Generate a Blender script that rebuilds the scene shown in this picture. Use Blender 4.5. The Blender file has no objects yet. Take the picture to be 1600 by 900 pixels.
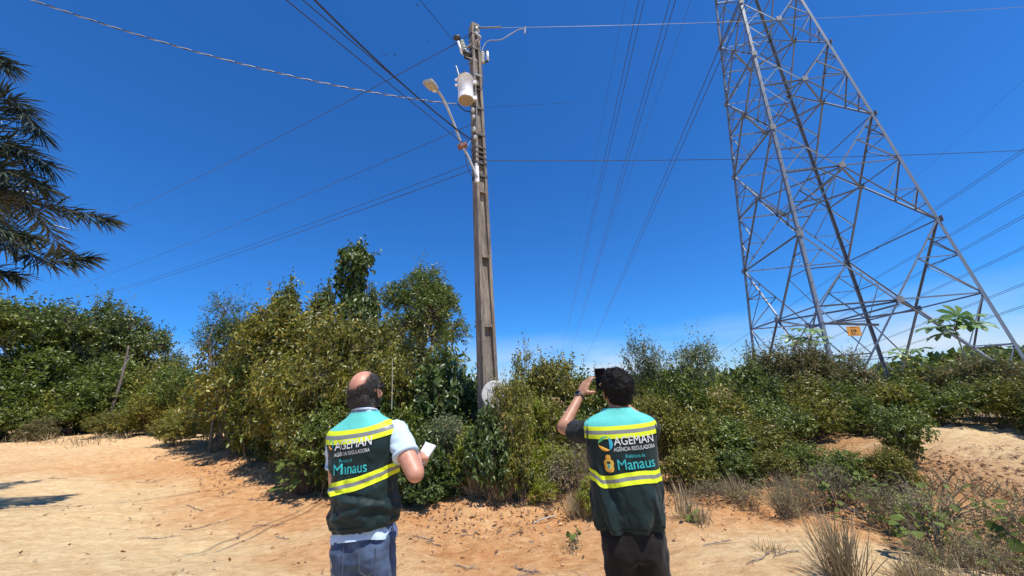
import bpy, bmesh, math, random
import numpy as np
from mathutils import Vector, Matrix

# ------------------------------------------------------------------ camera
scene = bpy.context.scene
FPX, PITCH, ROLL, CAMH = 590.0, 0.279, 0.060, 1.58
_r0 = np.array([1., 0, 0]); FWD = np.array([0, math.cos(PITCH), math.sin(PITCH)])
_u = np.array([0, -math.sin(PITCH), math.cos(PITCH)])
XC = math.cos(ROLL) * _r0 - math.sin(ROLL) * _u
YC = math.sin(ROLL) * _r0 + math.cos(ROLL) * _u
cd = bpy.data.cameras.new('camera'); cam = bpy.data.objects.new('camera', cd)
scene.collection.objects.link(cam)
M = Matrix.Identity(4)
for i in range(3):
    M[i][0] = XC[i]; M[i][1] = YC[i]; M[i][2] = -FWD[i]
M[2][3] = CAMH
cam.matrix_world = M
cd.sensor_width = 36; cd.sensor_fit = 'HORIZONTAL'; cd.lens = FPX / 1600 * 36
cd.clip_start = 0.05; cd.clip_end = 5000
scene.camera = cam

# ------------------------------------------------------------------ sky and sun
SUN_EL, SUN_AZ = math.radians(66), (0.66, -0.75)          # direction towards the sun: right, behind the camera
_n = math.hypot(*SUN_AZ); SD = Vector((SUN_AZ[0] / _n * math.cos(SUN_EL), SUN_AZ[1] / _n * math.cos(SUN_EL), math.sin(SUN_EL)))
w = bpy.data.worlds.new('World'); scene.world = w; w.use_nodes = True
nt = w.node_tree; bgn = nt.nodes['Background']
sky = nt.nodes.new('ShaderNodeTexSky'); sky.sky_type = 'NISHITA'; sky.sun_disc = False
sky.sun_elevation = SUN_EL; sky.sun_rotation = math.atan2(SD.x, SD.y)
sky.air_density = 1.0; sky.dust_density = 0.25; sky.ozone_density = 4.0; sky.altitude = 100
hs = nt.nodes.new('ShaderNodeHueSaturation'); hs.inputs['Saturation'].default_value = 1.0; hs.inputs['Value'].default_value = 1.0
tn = nt.nodes.new('ShaderNodeMix'); tn.data_type = 'RGBA'; tn.blend_type = 'MULTIPLY'; tn.inputs[0].default_value = 1.0; tn.inputs[7].default_value = (.215, .675, 1.20, 1)
nt.links.new(sky.outputs[0], tn.inputs[6]); nt.links.new(tn.outputs[2], hs.inputs['Color'])
# thin low cloud near the horizon
tc = nt.nodes.new('ShaderNodeTexCoord'); sep = nt.nodes.new('ShaderNodeSeparateXYZ')
nt.links.new(tc.outputs['Generated'], sep.inputs[0])
mp = nt.nodes.new('ShaderNodeMapping'); mp.inputs['Scale'].default_value = (2.2, 2.2, 9.0); mp.inputs['Location'].default_value = (1.35, 0.4, 0.2)
nt.links.new(tc.outputs['Generated'], mp.inputs[0])
nz = nt.nodes.new('ShaderNodeTexNoise'); nz.inputs['Scale'].default_value = 1.3; nz.inputs['Detail'].default_value = 7
nt.links.new(mp.outputs[0], nz.inputs['Vector'])
r1 = nt.nodes.new('ShaderNodeMapRange'); r1.inputs[1].default_value = 0.36; r1.inputs[2].default_value = 0.66
nt.links.new(nz.outputs[0], r1.inputs[0])
r2 = nt.nodes.new('ShaderNodeMapRange'); r2.inputs[1].default_value = 0.16; r2.inputs[2].default_value = 0.03
nt.links.new(sep.outputs['Z'], r2.inputs[0])
mu = nt.nodes.new('ShaderNodeMath'); mu.operation = 'MULTIPLY'
nt.links.new(r1.outputs[0], mu.inputs[0]); nt.links.new(r2.outputs[0], mu.inputs[1])
mx = nt.nodes.new('ShaderNodeMix'); mx.data_type = 'RGBA'
nt.links.new(mu.outputs[0], mx.inputs[0]); nt.links.new(hs.outputs[0], mx.inputs[6]); mx.inputs[7].default_value = (5.2, 5.8, 6.6, 1)
nt.links.new(mx.outputs[2], bgn.inputs[0])
bgn.inputs[1].default_value = 0.118
sl = bpy.data.lights.new('sun', 'SUN'); sl.energy = 5.0; sl.angle = math.radians(0.53); sl.color = (1.0, 0.955, 0.88)
so = bpy.data.objects.new('sun', sl); scene.collection.objects.link(so)
so.rotation_euler = SD.to_track_quat('Z', 'Y').to_euler(); so.location = (20, -20, 40)
scene.view_settings.view_transform = 'Standard'; scene.view_settings.look = 'None'
scene.view_settings.exposure = 0.28; scene.view_settings.gamma = 1.0

# ------------------------------------------------------------------ helpers
COL = scene.collection
def rng_of(s): return np.random.default_rng(s)
def ray(px, py): return FWD + XC * (px - 800) / FPX - YC * (py - 450) / FPX
def at(px, py, dist):
    """point on the sight line of a picture position, at a horizontal distance in metres"""
    d = ray(px, py); t = dist / math.hypot(d[0], d[1]); p = d * t; p[2] += CAMH
    return p
def hashn(ix, iy, iz, seed):
    n = (ix * 374761393 + iy * 668265263 + iz * 1274126177 + seed * 974634777) & 0xffffffff
    n = ((n ^ (n >> 13)) * 1103515245) & 0xffffffff
    n = ((n ^ (n >> 16)) * 2246822519) & 0xffffffff
    return ((n ^ (n >> 15)) & 0xffff) / 65535.0
def vnoise(p, seed=0):
    p = np.asarray(p, float); i = np.floor(p).astype(np.int64); f = p - i; f = f * f * (3 - 2 * f)
    r = 0
    for dx in (0, 1):
        for dy in (0, 1):
            for dz in (0, 1):
                wgt = (f[..., 0] if dx else 1 - f[..., 0]) * (f[..., 1] if dy else 1 - f[..., 1]) * (f[..., 2] if dz else 1 - f[..., 2])
                r = r + wgt * hashn(i[..., 0] + dx, i[..., 1] + dy, i[..., 2] + dz, seed)
    return r * 2 - 1
def fbm(p, oct=4, seed=0):
    p = np.asarray(p, float); r = 0; a = 1
    for o in range(oct): r = r + a * vnoise(p * (2 ** o), seed + o * 17); a *= .5
    return r
def sst(a, b, x):
    t = np.clip((x - a) / (b - a), 0, 1); return t * t * (3 - 2 * t)
def mesh_np(name, V, T, mats=None, smooth=False):
    V = np.asarray(V, np.float32).reshape(-1, 3); T = np.asarray(T, np.int32); k = T.shape[1]
    me = bpy.data.meshes.new(name); me.vertices.add(len(V)); me.vertices.foreach_set('co', V.ravel())
    me.loops.add(T.size); me.loops.foreach_set('vertex_index', T.ravel())
    me.polygons.add(len(T)); me.polygons.foreach_set('loop_start', np.arange(0, T.size, k, dtype=np.int32))
    if smooth: me.polygons.foreach_set('use_smooth', np.ones(len(T), bool))
    me.update(calc_edges=True); me.validate()
    for m in (mats if isinstance(mats, (list, tuple)) else [mats] if mats else []): me.materials.append(m)
    return me
def link(name, me, parent=None, loc=None):
    o = bpy.data.objects.new(name, me); COL.objects.link(o)
    if parent: o.parent = parent
    if loc is not None: o.location = loc
    return o
def tag(o, label=None, cat=None, group=None, kind=None):
    if label: o['label'] = label
    if cat: o['category'] = cat
    if group: o['group'] = group
    if kind: o['kind'] = kind
    return o
def empty(name, loc=(0, 0, 0), rz=0):
    o = bpy.data.objects.new(name, None); COL.objects.link(o); o.location = loc; o.rotation_euler = (0, 0, rz); o.empty_display_size = .2
    return o
def copy_tree(o, parent=None):
    c = o.copy(); COL.objects.link(c); c.parent = parent
    for ch in list(o.children): copy_tree(ch, c)
    return c
class MB:
    """collects shapes into one mesh"""
    def __init__(s): s.V = []; s.F = []; s.n = 0
    def add(s, V, F):
        V = np.asarray(V, float).reshape(-1, 3); s.V.append(V)
        s.F += [tuple(int(i) + s.n for i in f) for f in F]; s.n += len(V); return s
    def box(s, c, size, R=None):
        h = np.asarray(size) / 2; v = np.array([[x, y, z] for x in (-1, 1) for y in (-1, 1) for z in (-1, 1)]) * h
        if R is not None: v = v @ np.asarray(R).T
        return s.add(v + np.asarray(c), [(0, 1, 3, 2), (4, 6, 7, 5), (0, 4, 5, 1), (2, 3, 7, 6), (0, 2, 6, 4), (1, 5, 7, 3)])
    def tube(s, pts, rad, n=8, cap=True, up=None, ry=None):
        pts = np.asarray(pts, float); m = len(pts); rad = np.broadcast_to(np.asarray(rad, float), (m,))
        ry = rad if ry is None else np.broadcast_to(np.asarray(ry, float), (m,))
        tan = np.gradient(pts, axis=0); tan /= np.linalg.norm(tan, axis=1)[:, None] + 1e-12
        u0 = np.asarray(up if up is not None else ((0, 0, 1) if abs(tan[0][2]) < .9 else (1, 0, 0)), float)
        a = np.linspace(0, 2 * math.pi, n, endpoint=False); V = []
        for i in range(m):
            x = np.cross(u0, tan[i]); x /= np.linalg.norm(x) + 1e-12; y = np.cross(tan[i], x)
            if up is None: u0 = y
            V.append(pts[i] + np.outer(np.cos(a) * rad[i], x) + np.outer(np.sin(a) * ry[i], y))
        F = [(i * n + j, i * n + (j + 1) % n, (i + 1) * n + (j + 1) % n, (i + 1) * n + j) for i in range(m - 1) for j in range(n)]
        if cap: F += [tuple(range(n - 1, -1, -1)), tuple((m - 1) * n + j for j in range(n))]
        return s.add(np.concatenate(V), F)
    def lathe(s, prof, c=(0, 0, 0), R=None, n=20):
        a = np.linspace(0, 2 * math.pi, n, endpoint=False); V = []
        for r, z in prof: V.append(np.stack([np.cos(a) * r, np.sin(a) * r, np.full(n, z)], 1))
        V = np.concatenate(V); m = len(prof)
        if R is not None: V = V @ np.asarray(R).T
        F = [(i * n + j, i * n + (j + 1) % n, (i + 1) * n + (j + 1) % n, (i + 1) * n + j) for i in range(m - 1) for j in range(n)]
        F += [tuple(range(n - 1, -1, -1)), tuple((m - 1) * n + j for j in range(n))]
        return s.add(V + np.asarray(c), F)
    def ellipsoid(s, c, r, R=None, n=16):
        prof = [(math.sin(t) if 0 < i < n else 1e-4, -math.cos(t)) for i, t in enumerate(np.linspace(0, math.pi, n + 1))]
        a = np.linspace(0, 2 * math.pi, n * 2, endpoint=False)
        V = np.concatenate([np.stack([np.cos(a) * p, np.sin(a) * p, np.full(n * 2, z)], 1) for p, z in prof]) * np.asarray(r)
        if R is not None: V = V @ np.asarray(R).T
        k = n * 2; m = n + 1
        F = [(i * k + j, i * k + (j + 1) % k, (i + 1) * k + (j + 1) % k, (i + 1) * k + j) for i in range(m - 1) for j in range(k)]
        F += [tuple(range(k - 1, -1, -1)), tuple((m - 1) * k + j for j in range(k))]
        return s.add(V + np.asarray(c), F)
    def mesh(s, name, mat=None, smooth=False):
        me = bpy.data.meshes.new(name); me.from_pydata(np.concatenate(s.V).tolist(), [], s.F)
        if smooth: me.polygons.foreach_set('use_smooth', np.ones(len(me.polygons), bool))
        if mat: me.materials.append(mat)
        me.update(); return me
    def build(s, name, mat=None, parent=None, smooth=False, loc=None): return link(name, s.mesh(name, mat, smooth), parent, loc)
def rotm(ax, a): return np.array(Matrix.Rotation(a, 3, Vector(ax)))
def frame_z(d, xh=(1, 0, 0)):
    z = np.asarray(d, float); z = z / np.linalg.norm(z); x = np.asarray(xh, float); x = x - z * (x @ z)
    if np.linalg.norm(x) < 1e-6: x = np.array([0, 1., 0]) - z * z[1]
    x /= np.linalg.norm(x); return np.stack([x, np.cross(z, x), z], 1)

# ------------------------------------------------------------------ materials
def newmat(name):
    m = bpy.data.materials.new(name); m.use_nodes = True
    return m, m.node_tree, m.node_tree.nodes['Principled BSDF']
def rgb(h):
    c = [int(h[i:i + 2], 16) / 255 for i in (0, 2, 4)]
    return tuple([x / 12.92 if x <= .04045 else ((x + .055) / 1.055) ** 2.4 for x in c] + [1])
def ramp(nt, stops, fac):
    r = nt.nodes.new('ShaderNodeValToRGB'); e = r.color_ramp.elements
    while len(e) < len(stops): e.new(.5)
    for k, (p, c) in enumerate(stops): e[k].position = p; e[k].color = (*c[:3], 1)
    nt.links.new(fac, r.inputs[0]); return r.outputs[0]
def noise(nt, scale, detail=5, rough=.55, vec=None, stretch=None):
    t = nt.nodes.new('ShaderNodeTexCoord'); v = t.outputs['Object']
    if stretch:
        mp = nt.nodes.new('ShaderNodeMapping'); mp.inputs['Scale'].default_value = stretch; nt.links.new(v, mp.inputs[0]); v = mp.outputs[0]
    n = nt.nodes.new('ShaderNodeTexNoise'); n.inputs['Scale'].default_value = scale; n.inputs['Detail'].default_value = detail; n.inputs['Roughness'].default_value = rough
    nt.links.new(v, n.inputs['Vector']); return n.outputs[0]
def bump(nt, b, h, strength=.3, dist=.01, prev=None):
    k = nt.nodes.new('ShaderNodeBump'); k.inputs['Strength'].default_value = strength; k.inputs['Distance'].default_value = dist
    nt.links.new(h, k.inputs['Height'])
    if prev: nt.links.new(prev, k.inputs['Normal'])
    if b is not None: nt.links.new(k.outputs[0], b.inputs['Normal'])
    return k.outputs[0]
def simple(name, c1, c2=None, rough=.6, metal=0, scale=8, bs=0, bd=.004, stretch=None, lo=.35, hi=.65, bscale=None):
    m, nt, b = newmat(name); b.inputs['Roughness'].default_value = rough; b.inputs['Metallic'].default_value = metal
    if c2 is None: b.inputs['Base Color'].default_value = (*c1[:3], 1)
    else: nt.links.new(ramp(nt, [(lo, c1), (hi, c2)], noise(nt, scale, 6, .6, stretch=stretch)), b.inputs['Base Color'])
    if bs: bump(nt, b, noise(nt, bscale or scale * 2, 6, .6, stretch=stretch), bs, bd)
    return m
def leafmat(name, cols, rough=.42, trans=.35, spec=.5):
    m, nt, b = newmat(name); g = nt.nodes.new('ShaderNodeNewGeometry')
    c = ramp(nt, [(i / max(1, len(cols) - 1), k) for i, k in enumerate(cols)], g.outputs['Random Per Island'])
    oi = nt.nodes.new('ShaderNodeObjectInfo'); h = nt.nodes.new('ShaderNodeHueSaturation')
    mr = nt.nodes.new('ShaderNodeMapRange'); mr.inputs[3].default_value = 1.0; mr.inputs[4].default_value = 1.5
    nt.links.new(oi.outputs['Random'], mr.inputs[0]); nt.links.new(mr.outputs[0], h.inputs['Value']); nt.links.new(c, h.inputs['Color'])
    nt.links.new(h.outputs[0], b.inputs['Base Color']); b.inputs['Roughness'].default_value = rough; b.inputs['Specular IOR Level'].default_value = spec
    t = nt.nodes.new('ShaderNodeBsdfTranslucent'); nt.links.new(h.outputs[0], t.inputs[0])
    a = nt.nodes.new('ShaderNodeMixShader'); a.inputs[0].default_value = trans
    nt.links.new(b.outputs[0], a.inputs[1]); nt.links.new(t.outputs[0], a.inputs[2]); nt.links.new(a.outputs[0], nt.nodes['Material Output'].inputs[0])
    return m

# ------------------------------------------------------------------ ground
def gh(x, y, fine=True):
    x = np.asarray(x, float); y = np.asarray(y, float); r = np.hypot(x, y); az = np.arctan2(x, np.maximum(y, .01))
    left = 1 - sst(-.35, .25, az)
    z = .050 * np.clip(r - 6, 0, 24) * (.28 + .72 * left)
    z = z + .46 * np.exp(-((x - 9.6) / 4.2) ** 2 - ((y - 8.2) / 2.3) ** 2)           # sand mound on the right
    edge = 6.0 + .25 * np.sin(x * 1.3) + .2 * np.sin(x * 2.9 + 1) - .10 * np.clip(x - 2, 0, 4) ** 1.6 + .62 * np.clip(-x - .6, 0, 9)
    bank = sst(-.5, .55, y - edge) * sst(-14, -9, x) * (1 - sst(7, 11, x))
    z = z + .17 * bank
    P = np.stack([x, y, 0 * x], -1)
    if fine:
        rough = .25 + .75 * sst(-1.9, -.2, y - edge)
        z = z + .06 * fbm(P * .5, 3, 3) + .035 * np.sin((x * .55 + y * .9) * 1.5 + 1.2 * fbm(P * .3, 2, 50)) * (1 - sst(-1.5, 0, y - edge)) * sst(-1, -3, x) + rough * (.05 * fbm(P * 2.3, 3, 9) + .03 * fbm(P * 7., 4, 21)) + .022 * fbm(P * np.array([1.2, 5., 1]), 3, 40) * (1 - rough)
    return z
def gz(x, y): return float(gh(np.array([x]), np.array([y]))[0])
def ground():
    def axis(lo, hi, n, k):
        t = np.linspace(math.asinh(lo * k), math.asinh(hi * k), n); return np.sinh(t) / k
    xs = axis(-900, 900, 640, .30); ys = axis(-60, 1500, 520, .16) ; ys = np.concatenate([axis(-60, -.5, 30, .3), 3.4 + axis(-3.8, 1500, 600, .30)])
    ys = np.unique(np.round(ys, 4))
    X, Y = np.meshgrid(xs, ys); Z = gh(X, Y); r = np.hypot(X, Y); Z = np.where(r > 120, Z * 1.0, Z)
    nx, ny = len(xs), len(ys); i = np.arange(nx - 1)[None, :] + nx * np.arange(ny - 1)[:, None]
    Q = np.stack([i, i + 1, i + 1 + nx, i + nx], -1).reshape(-1, 4)
    me = mesh_np('ground', np.stack([X, Y, Z], -1), Q, None, True)
    edge = 6.0 + .62 * np.clip(-X - .6, 0, 9) - .10 * np.clip(X - 2, 0, 4) ** 1.6
    PP = np.stack([X, Y, 0 * X], -1)
    orange = np.clip(sst(-3.0, -1.2, Y - edge + .9 * fbm(PP * .7, 3, 5)) * (1 - 1.0 * sst(5.5, 7.5, X)) * (1 - .6 * sst(12, 20, r)), 0, 1)
    litter = np.clip(sst(-.3, .9, Y - edge + .6 * fbm(PP * 1.3, 3, 15)), 0, 1) * (1 - .9 * np.exp(-((X - 8.3) / 3.6) ** 2 - ((Y - 7.0) / 2.4) ** 2)) * (1 - sst(-9, -11, X) * 1.0)
    for nm, a in (('orange', orange), ('litter', litter)):
        at_ = me.attributes.new(nm, 'FLOAT', 'POINT'); at_.data.foreach_set('value', a.ravel().astype(np.float32))
    m, nt, b = newmat('sandy_clay'); b.inputs['Roughness'].default_value = .95; b.inputs['Specular IOR Level'].default_value = .15
    n1 = noise(nt, .9, 6, .62, stretch=(1, 1.6, 1)); n2 = noise(nt, 5.5, 8, .68, stretch=(1, 1.8, 1)); n3 = noise(nt, 38, 5, .7)
    pale = ramp(nt, [(.28, (.62, .395, .19)), (.42, (.77, .535, .28)), (.56, (.85, .63, .345)), (.72, (.90, .71, .43))], n2)
    oran = ramp(nt, [(.30, (.42, .165, .055)), (.46, (.60, .26, .09)), (.62, (.70, .36, .145)), (.78, (.78, .52, .27))], n2)
    def attr(n):
        a = nt.nodes.new('ShaderNodeAttribute'); a.attribute_name = n; return a.outputs['Fac']
    def math2(op, a, bb):
        k = nt.nodes.new('ShaderNodeMath'); k.operation = op; k.use_clamp = True
        for i_, v in enumerate((a, bb)):
            if isinstance(v, (int, float)): k.inputs[i_].default_value = v
            else: nt.links.new(v, k.inputs[i_])
        return k.outputs[0]
    def mixc(f, a, c, blend='MIX'):
        k = nt.nodes.new('ShaderNodeMix'); k.data_type = 'RGBA'; k.blend_type = blend
        nt.links.new(f, k.inputs[0]) if not isinstance(f, float) else setattr(k.inputs[0], 'default_value', f)
        for s_, v in ((6, a), (7, c)):
            if isinstance(v, tuple): k.inputs[s_].default_value = (*v[:3], 1)
            else: nt.links.new(v, k.inputs[s_])
        return k.outputs[2]
    k1 = nt.nodes.new('ShaderNodeMapRange'); k1.inputs[1].default_value = .40; k1.inputs[2].default_value = .66; nt.links.new(n1, k1.inputs[0])
    fac = math2('ADD', math2('MULTIPLY', attr('orange'), .72), math2('MULTIPLY', k1.outputs[0], .16))
    c = mixc(fac, pale, oran)
    k3 = nt.nodes.new('ShaderNodeMapRange'); k3.inputs[1].default_value = .60; k3.inputs[2].default_value = .74; nt.links.new(n3, k3.inputs[0])
    c = mixc(math2('MULTIPLY', k3.outputs[0], .35), c, (.30, .16, .07))
    n4 = noise(nt, 2.2, 8, .75, stretch=(.8, 4.5, 1)); k4 = nt.nodes.new('ShaderNodeMapRange'); k4.inputs[1].default_value = .56; k4.inputs[2].default_value = .66; nt.links.new(n4, k4.inputs[0])
    c = mixc(math2('MULTIPLY', k4.outputs[0], .40), c, (.46, .28, .14))
    n5 = noise(nt, 14, 6, .7, stretch=(.7, 2.2, 1)); k5 = nt.nodes.new('ShaderNodeMapRange'); k5.inputs[1].default_value = .60; k5.inputs[2].default_value = .65; nt.links.new(n5, k5.inputs[0])
    c = mixc(math2('MULTIPLY', k5.outputs[0], .55), c, (.40, .22, .10))
    n6 = noise(nt, 4.5, 9, .8, stretch=(.6, 1.5, 1)); k6 = nt.nodes.new('ShaderNodeMapRange'); k6.inputs[1].default_value = .585; k6.inputs[2].default_value = .62; nt.links.new(n6, k6.inputs[0])
    c = mixc(math2('MULTIPLY', k6.outputs[0], .30), c, (.90, .72, .45))
    lit = ramp(nt, [(.3, (.10, .06, .03)), (.55, (.24, .15, .08)), (.75, (.36, .24, .13))], n2)
    c = mixc(math2('MULTIPLY', attr('litter'), .70), c, lit)
    nt.links.new(c, b.inputs['Base Color'])
    p = bump(nt, None, n2, 1.0, .07); p = bump(nt, None, n4, .8, .05, p); p = bump(nt, None, n5, 1.0, .03, p); p = bump(nt, None, n6, .8, .03, p); p = bump(nt, None, n3, .6, .01, p)
    vo = nt.nodes.new('ShaderNodeTexVoronoi'); vo.inputs['Scale'].default_value = 9; t_ = nt.nodes.new('ShaderNodeTexCoord')
    mp_ = nt.nodes.new('ShaderNodeMapping'); mp_.inputs['Scale'].default_value = (.6, 1.4, 1); nt.links.new(t_.outputs['Object'], mp_.inputs[0]); nt.links.new(mp_.outputs[0], vo.inputs['Vector'])
    bump(nt, b, vo.outputs['Distance'], .3, .02, p)
    me.materials.append(m); o = link('ground', me); tag(o, kind='structure'); return o
ground()
# ------------------------------------------------------------------ lattice tower
M_STEEL = simple('galvanised_steel', (.095, .118, .15), (.19, .225, .27), .42, .0, 3)
M_STEELD = simple('weathered_steel', (.14, .15, .16), (.22, .23, .24), .6, .0, 2)
def angle_mesh():
    t = .11; prof = [(0, 0), (1, 0), (1, t), (t, t), (t, 1), (0, 1)]
    V = [(x - .3, y - .3, z) for z in (0, 1) for x, y in prof]
    F = [(5, 4, 3, 2, 1, 0), (6, 7, 8, 9, 10, 11)] + [(i, (i + 1) % 6, 6 + (i + 1) % 6, 6 + i) for i in range(6)]
    me = bpy.data.meshes.new('angle_bar'); me.from_pydata(V, [], F); me.materials.append(M_STEEL); me.update(); return me
ANG = angle_mesh()
TC = np.array([15.9, 18.0]); TW, TTH, THH, TZ = 4.71, -.917, 41.0, .35
tower = empty('transmission_tower', (TC[0], TC[1], TZ))
tag(tower, 'tall galvanised steel lattice transmission tower rising behind the scrub', 'tower')
def member(name, a, b, s, n, parent=tower):
    a = np.asarray(a, float); b = np.asarray(b, float); d = b - a; L = np.linalg.norm(d)
    o = bpy.data.objects.new(name, ANG); COL.objects.link(o); o.parent = parent
    R = frame_z(d, n); m = np.eye(4); m[:3, 0] = R[:, 0] * s; m[:3, 1] = R[:, 1] * s; m[:3, 2] = R[:, 2] * L; m[:3, 3] = a
    o.matrix_local = Matrix(m.tolist()); return o
CORN = [np.array([math.cos(TTH + math.radians(a)), math.sin(TTH + math.radians(a))]) for a in (-90, 0, 90, 180)]
def legp(k, t): return np.array([*(CORN[k % 4] * TW * (1 - t)), THH * t])
LV = [0, .181, .324, .445, .545, .63, .70]
for k in range(4):
    inw = -np.array([*CORN[k], 0]); n = rotm((0, 0, 1), math.radians(-45)) @ inw
    lg = member('leg', legp(k, -.012), legp(k, LV[-1]), .135, n)
for k in range(4):
    nrm = np.array([*(CORN[k] + CORN[(k + 1) % 4]), 0]); nrm /= np.linalg.norm(nrm)
    for p in range(len(LV) - 1):
        t0, t1 = LV[p], LV[p + 1]; w0, w1 = 1 - t0, 1 - t1; tc = t0 + (t1 - t0) * w0 / (w0 + w1); sc = 1 if p < 3 else .8
        A, B = legp(k, t0), legp(k + 1, t0); Cc, D = legp(k, t1), legp(k + 1, t1); E_, F_ = legp(k, tc), legp(k + 1, tc)
        X = (E_ + F_) / 2; off = nrm * .05
        for q in (A, B): member('diagonal_brace', q, X + off, .074 * sc, nrm)
        for q in (Cc, D): member('diagonal_brace', X - off, q, .074 * sc, -nrm)
        if p < 5:
            for q in (E_, F_): member('horizontal_brace', q, X, .062 * sc, nrm)
        if p < 4:
            for lo, hi, ce, s_ in ((A, Cc, E_, k), (B, D, F_, k + 1)):
                m1 = (lo + X) / 2; m2 = (X + hi) / 2
                h1 = legp(s_, t0 + (tc - t0) * .5); h2 = legp(s_, tc + (t1 - tc) * .5)
                member('strut', h1, m1, .045 * sc, nrm); member('strut', m1, ce, .048 * sc, -nrm)
                member('strut', h2, m2, .045 * sc, nrm); member('strut', m2, ce, .048 * sc, -nrm)
                member('strut', h1 * .5 + lo * .5, (m1 + lo) / 2, .04, nrm); member('strut', (m1 + lo) / 2, h1, .04, -nrm); member('strut', (m2 + hi) / 2, h2, .04, nrm)
                if p < 2: member('strut', (m2 + hi) / 2, (h2 + hi) / 2, .04, nrm)
    if k:
        for t0 in LV[1:-1]: member('horizontal_brace', legp(k, t0), legp(k + 1, t0), .065, nrm)
    t0 = LV[-1]; member('horizontal_brace', legp(k, t0), legp(k + 1, t0), .14, nrm)
for p in range(4):                                   # plan bracing at the crossing levels
    t0, t1 = LV[p], LV[p + 1]; w0, w1 = 1 - t0, 1 - t1; tc = t0 + (t1 - t0) * w0 / (w0 + w1)
    mids = [(legp(k, tc) + legp(k + 1, tc)) / 2 for k in range(4)]
    for k in range(4): member('plan_brace', mids[k] + (0, 0, -.08), mids[(k + 1) % 4] + (0, 0, -.08), .08, (0, 0, 1))
    if p < 2: member('plan_brace', mids[0] + (0, 0, -.2), mids[2] + (0, 0, -.2), .07, (0, 0, 1))
# waist plates at the crossings, step bolts on the front leg
gp = MB().box((0, 0, 0), (.26, .26, .016)).mesh('gusset_plate', M_STEELD)
for k in range(4):
    nrm = np.array([*(CORN[k] + CORN[(k + 1) % 4]), 0]); nrm /= np.linalg.norm(nrm)
    for p in range(4):
        t0, t1 = LV[p], LV[p + 1]; w0, w1 = 1 - t0, 1 - t1; tc = t0 + (t1 - t0) * w0 / (w0 + w1)
        X = (legp(k, tc) + legp(k + 1, tc)) / 2; o = link('gusset_plate', gp, tower)
        m = np.eye(4); m[:3, :3] = frame_z(nrm, (0, 0, 1)); m[:3, 3] = X + nrm * .11; o.matrix_local = Matrix(m.tolist())
        for kk, tt in ((k, t1),):
            o = link('gusset_plate', gp, tower); m = np.eye(4); m[:3, :3] = frame_z(nrm, (0, 0, 1)); m[:3, 3] = legp(kk, tt) + nrm * .10; o.matrix_local = Matrix(m.tolist())
sb = MB().tube([(0, 0, 0), (0, 0, .2)], .014, 6).mesh('step_bolt', M_STEEL)
for q in range(46):
    t = .03 + q * .0105; o = link('step_bolt', sb, tower); d = rotm((0, 0, 1), .75 * (1 if q % 2 else -1)) @ np.array([*CORN[0], 0])
    m = np.eye(4); m[:3, :3] = frame_z(d); m[:3, 3] = legp(0, t); o.matrix_local = Matrix(m.tolist())
# orange warning plate on the tower
M_PLATE = simple('orange_plate', (.62, .27, .03), (.72, .34, .05), .5, 0, 4)
M_BLACKP = simple('black_print', (.02, .02, .02), None, .6)
nrm = np.array([*(CORN[0] + CORN[1]), 0]); nrm /= np.linalg.norm(nrm)
a_, b_ = legp(0, .05), legp(1, .05); pc = at(1331, 518, 17.0); pc = pc - np.array([TC[0], TC[1], TZ])
# put the plate on the near face of the tower
fp = legp(0, .1); vd = ray(1331, 518); cam_l = np.array([-TC[0], -TC[1], CAMH - TZ])
fn = np.cross(legp(1, 0) - legp(0, 0), legp(0, .5) - legp(0, 0)); tt = ((legp(0, 0) - cam_l) @ fn) / (vd @ fn); pc = cam_l + vd * tt + nrm * .12
plate = MB().box((0, 0, 0), (.48, .38, .012)).build('warning_plate', M_PLATE, tower)
m = np.eye(4); x_ = np.array([*(CORN[1] - CORN[0]), 0]); x_ /= np.linalg.norm(x_); m[:3, :3] = frame_z(nrm, x_) @ rotm((0, 0, 1), -.06); m[:3, 3] = pc; plate.matrix_local = Matrix(m.tolist())
mk = MB()
for q, (bx, by, bw, bh) in enumerate([(-.03, .04, .14, .03), (-.09, -.02, .03, .14), (.03, -.02, .12, .03), (.06, .02, .03, .08), (-.02, -.09, .12, .025), (.0, .14, .26, .012), (0, -.15, .28, .012)]): mk.box((bx, by, .008), (bw, bh, .003))
mk.build('printed_mark', M_BLACKP, plate)
member('plate_rail', cam_l + ray(1287, 505) * tt * .995, cam_l + ray(1374, 507) * tt * 1.01, .08, nrm)

# ------------------------------------------------------------------ concrete pole
def concretemat():
    m, nt, b = newmat('weathered_concrete'); b.inputs['Roughness'].default_value = .9
    n = noise(nt, 3.2, 9, .7, stretch=(3, 3, .5)); n2 = noise(nt, 40, 4, .6, stretch=(1, 1, .35))
    c = ramp(nt, [(.30, (.075, .06, .048)), (.46, (.16, .132, .105)), (.6, (.27, .228, .18)), (.78, (.38, .34, .29))], n)
    s = ramp(nt, [(.66, (0, 0, 0)), (.72, (1, 1, 1))], n2)
    k = nt.nodes.new('ShaderNodeMix'); k.data_type = 'RGBA'; nt.links.new(s, k.inputs[0]); nt.links.new(c, k.inputs[6]); k.inputs[7].default_value = (.5, .47, .42, 1)
    nt.links.new(k.outputs[2], b.inputs['Base Color']); p = bump(nt, None, n2, .5, .01); bump(nt, b, n, .5, .02, p); return m
M_CONC = concretemat()
PXY = np.array([-.53, 6.88]); PZ = gz(*PXY); PH = 10.02
pole = empty('utility_pole', (PXY[0], PXY[1], 0)); tag(pole, 'weathered concrete utility pole with stepped recesses standing in the bushes', 'pole')
PR = rotm((0, 0, 1), math.radians(33 - 3))        # pocket face (local -Y) turned to the right
def pdim(z): t = z / PH; return (.315 - .125 * t) / 2, (.275 - .09 * t) / 2
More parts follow.
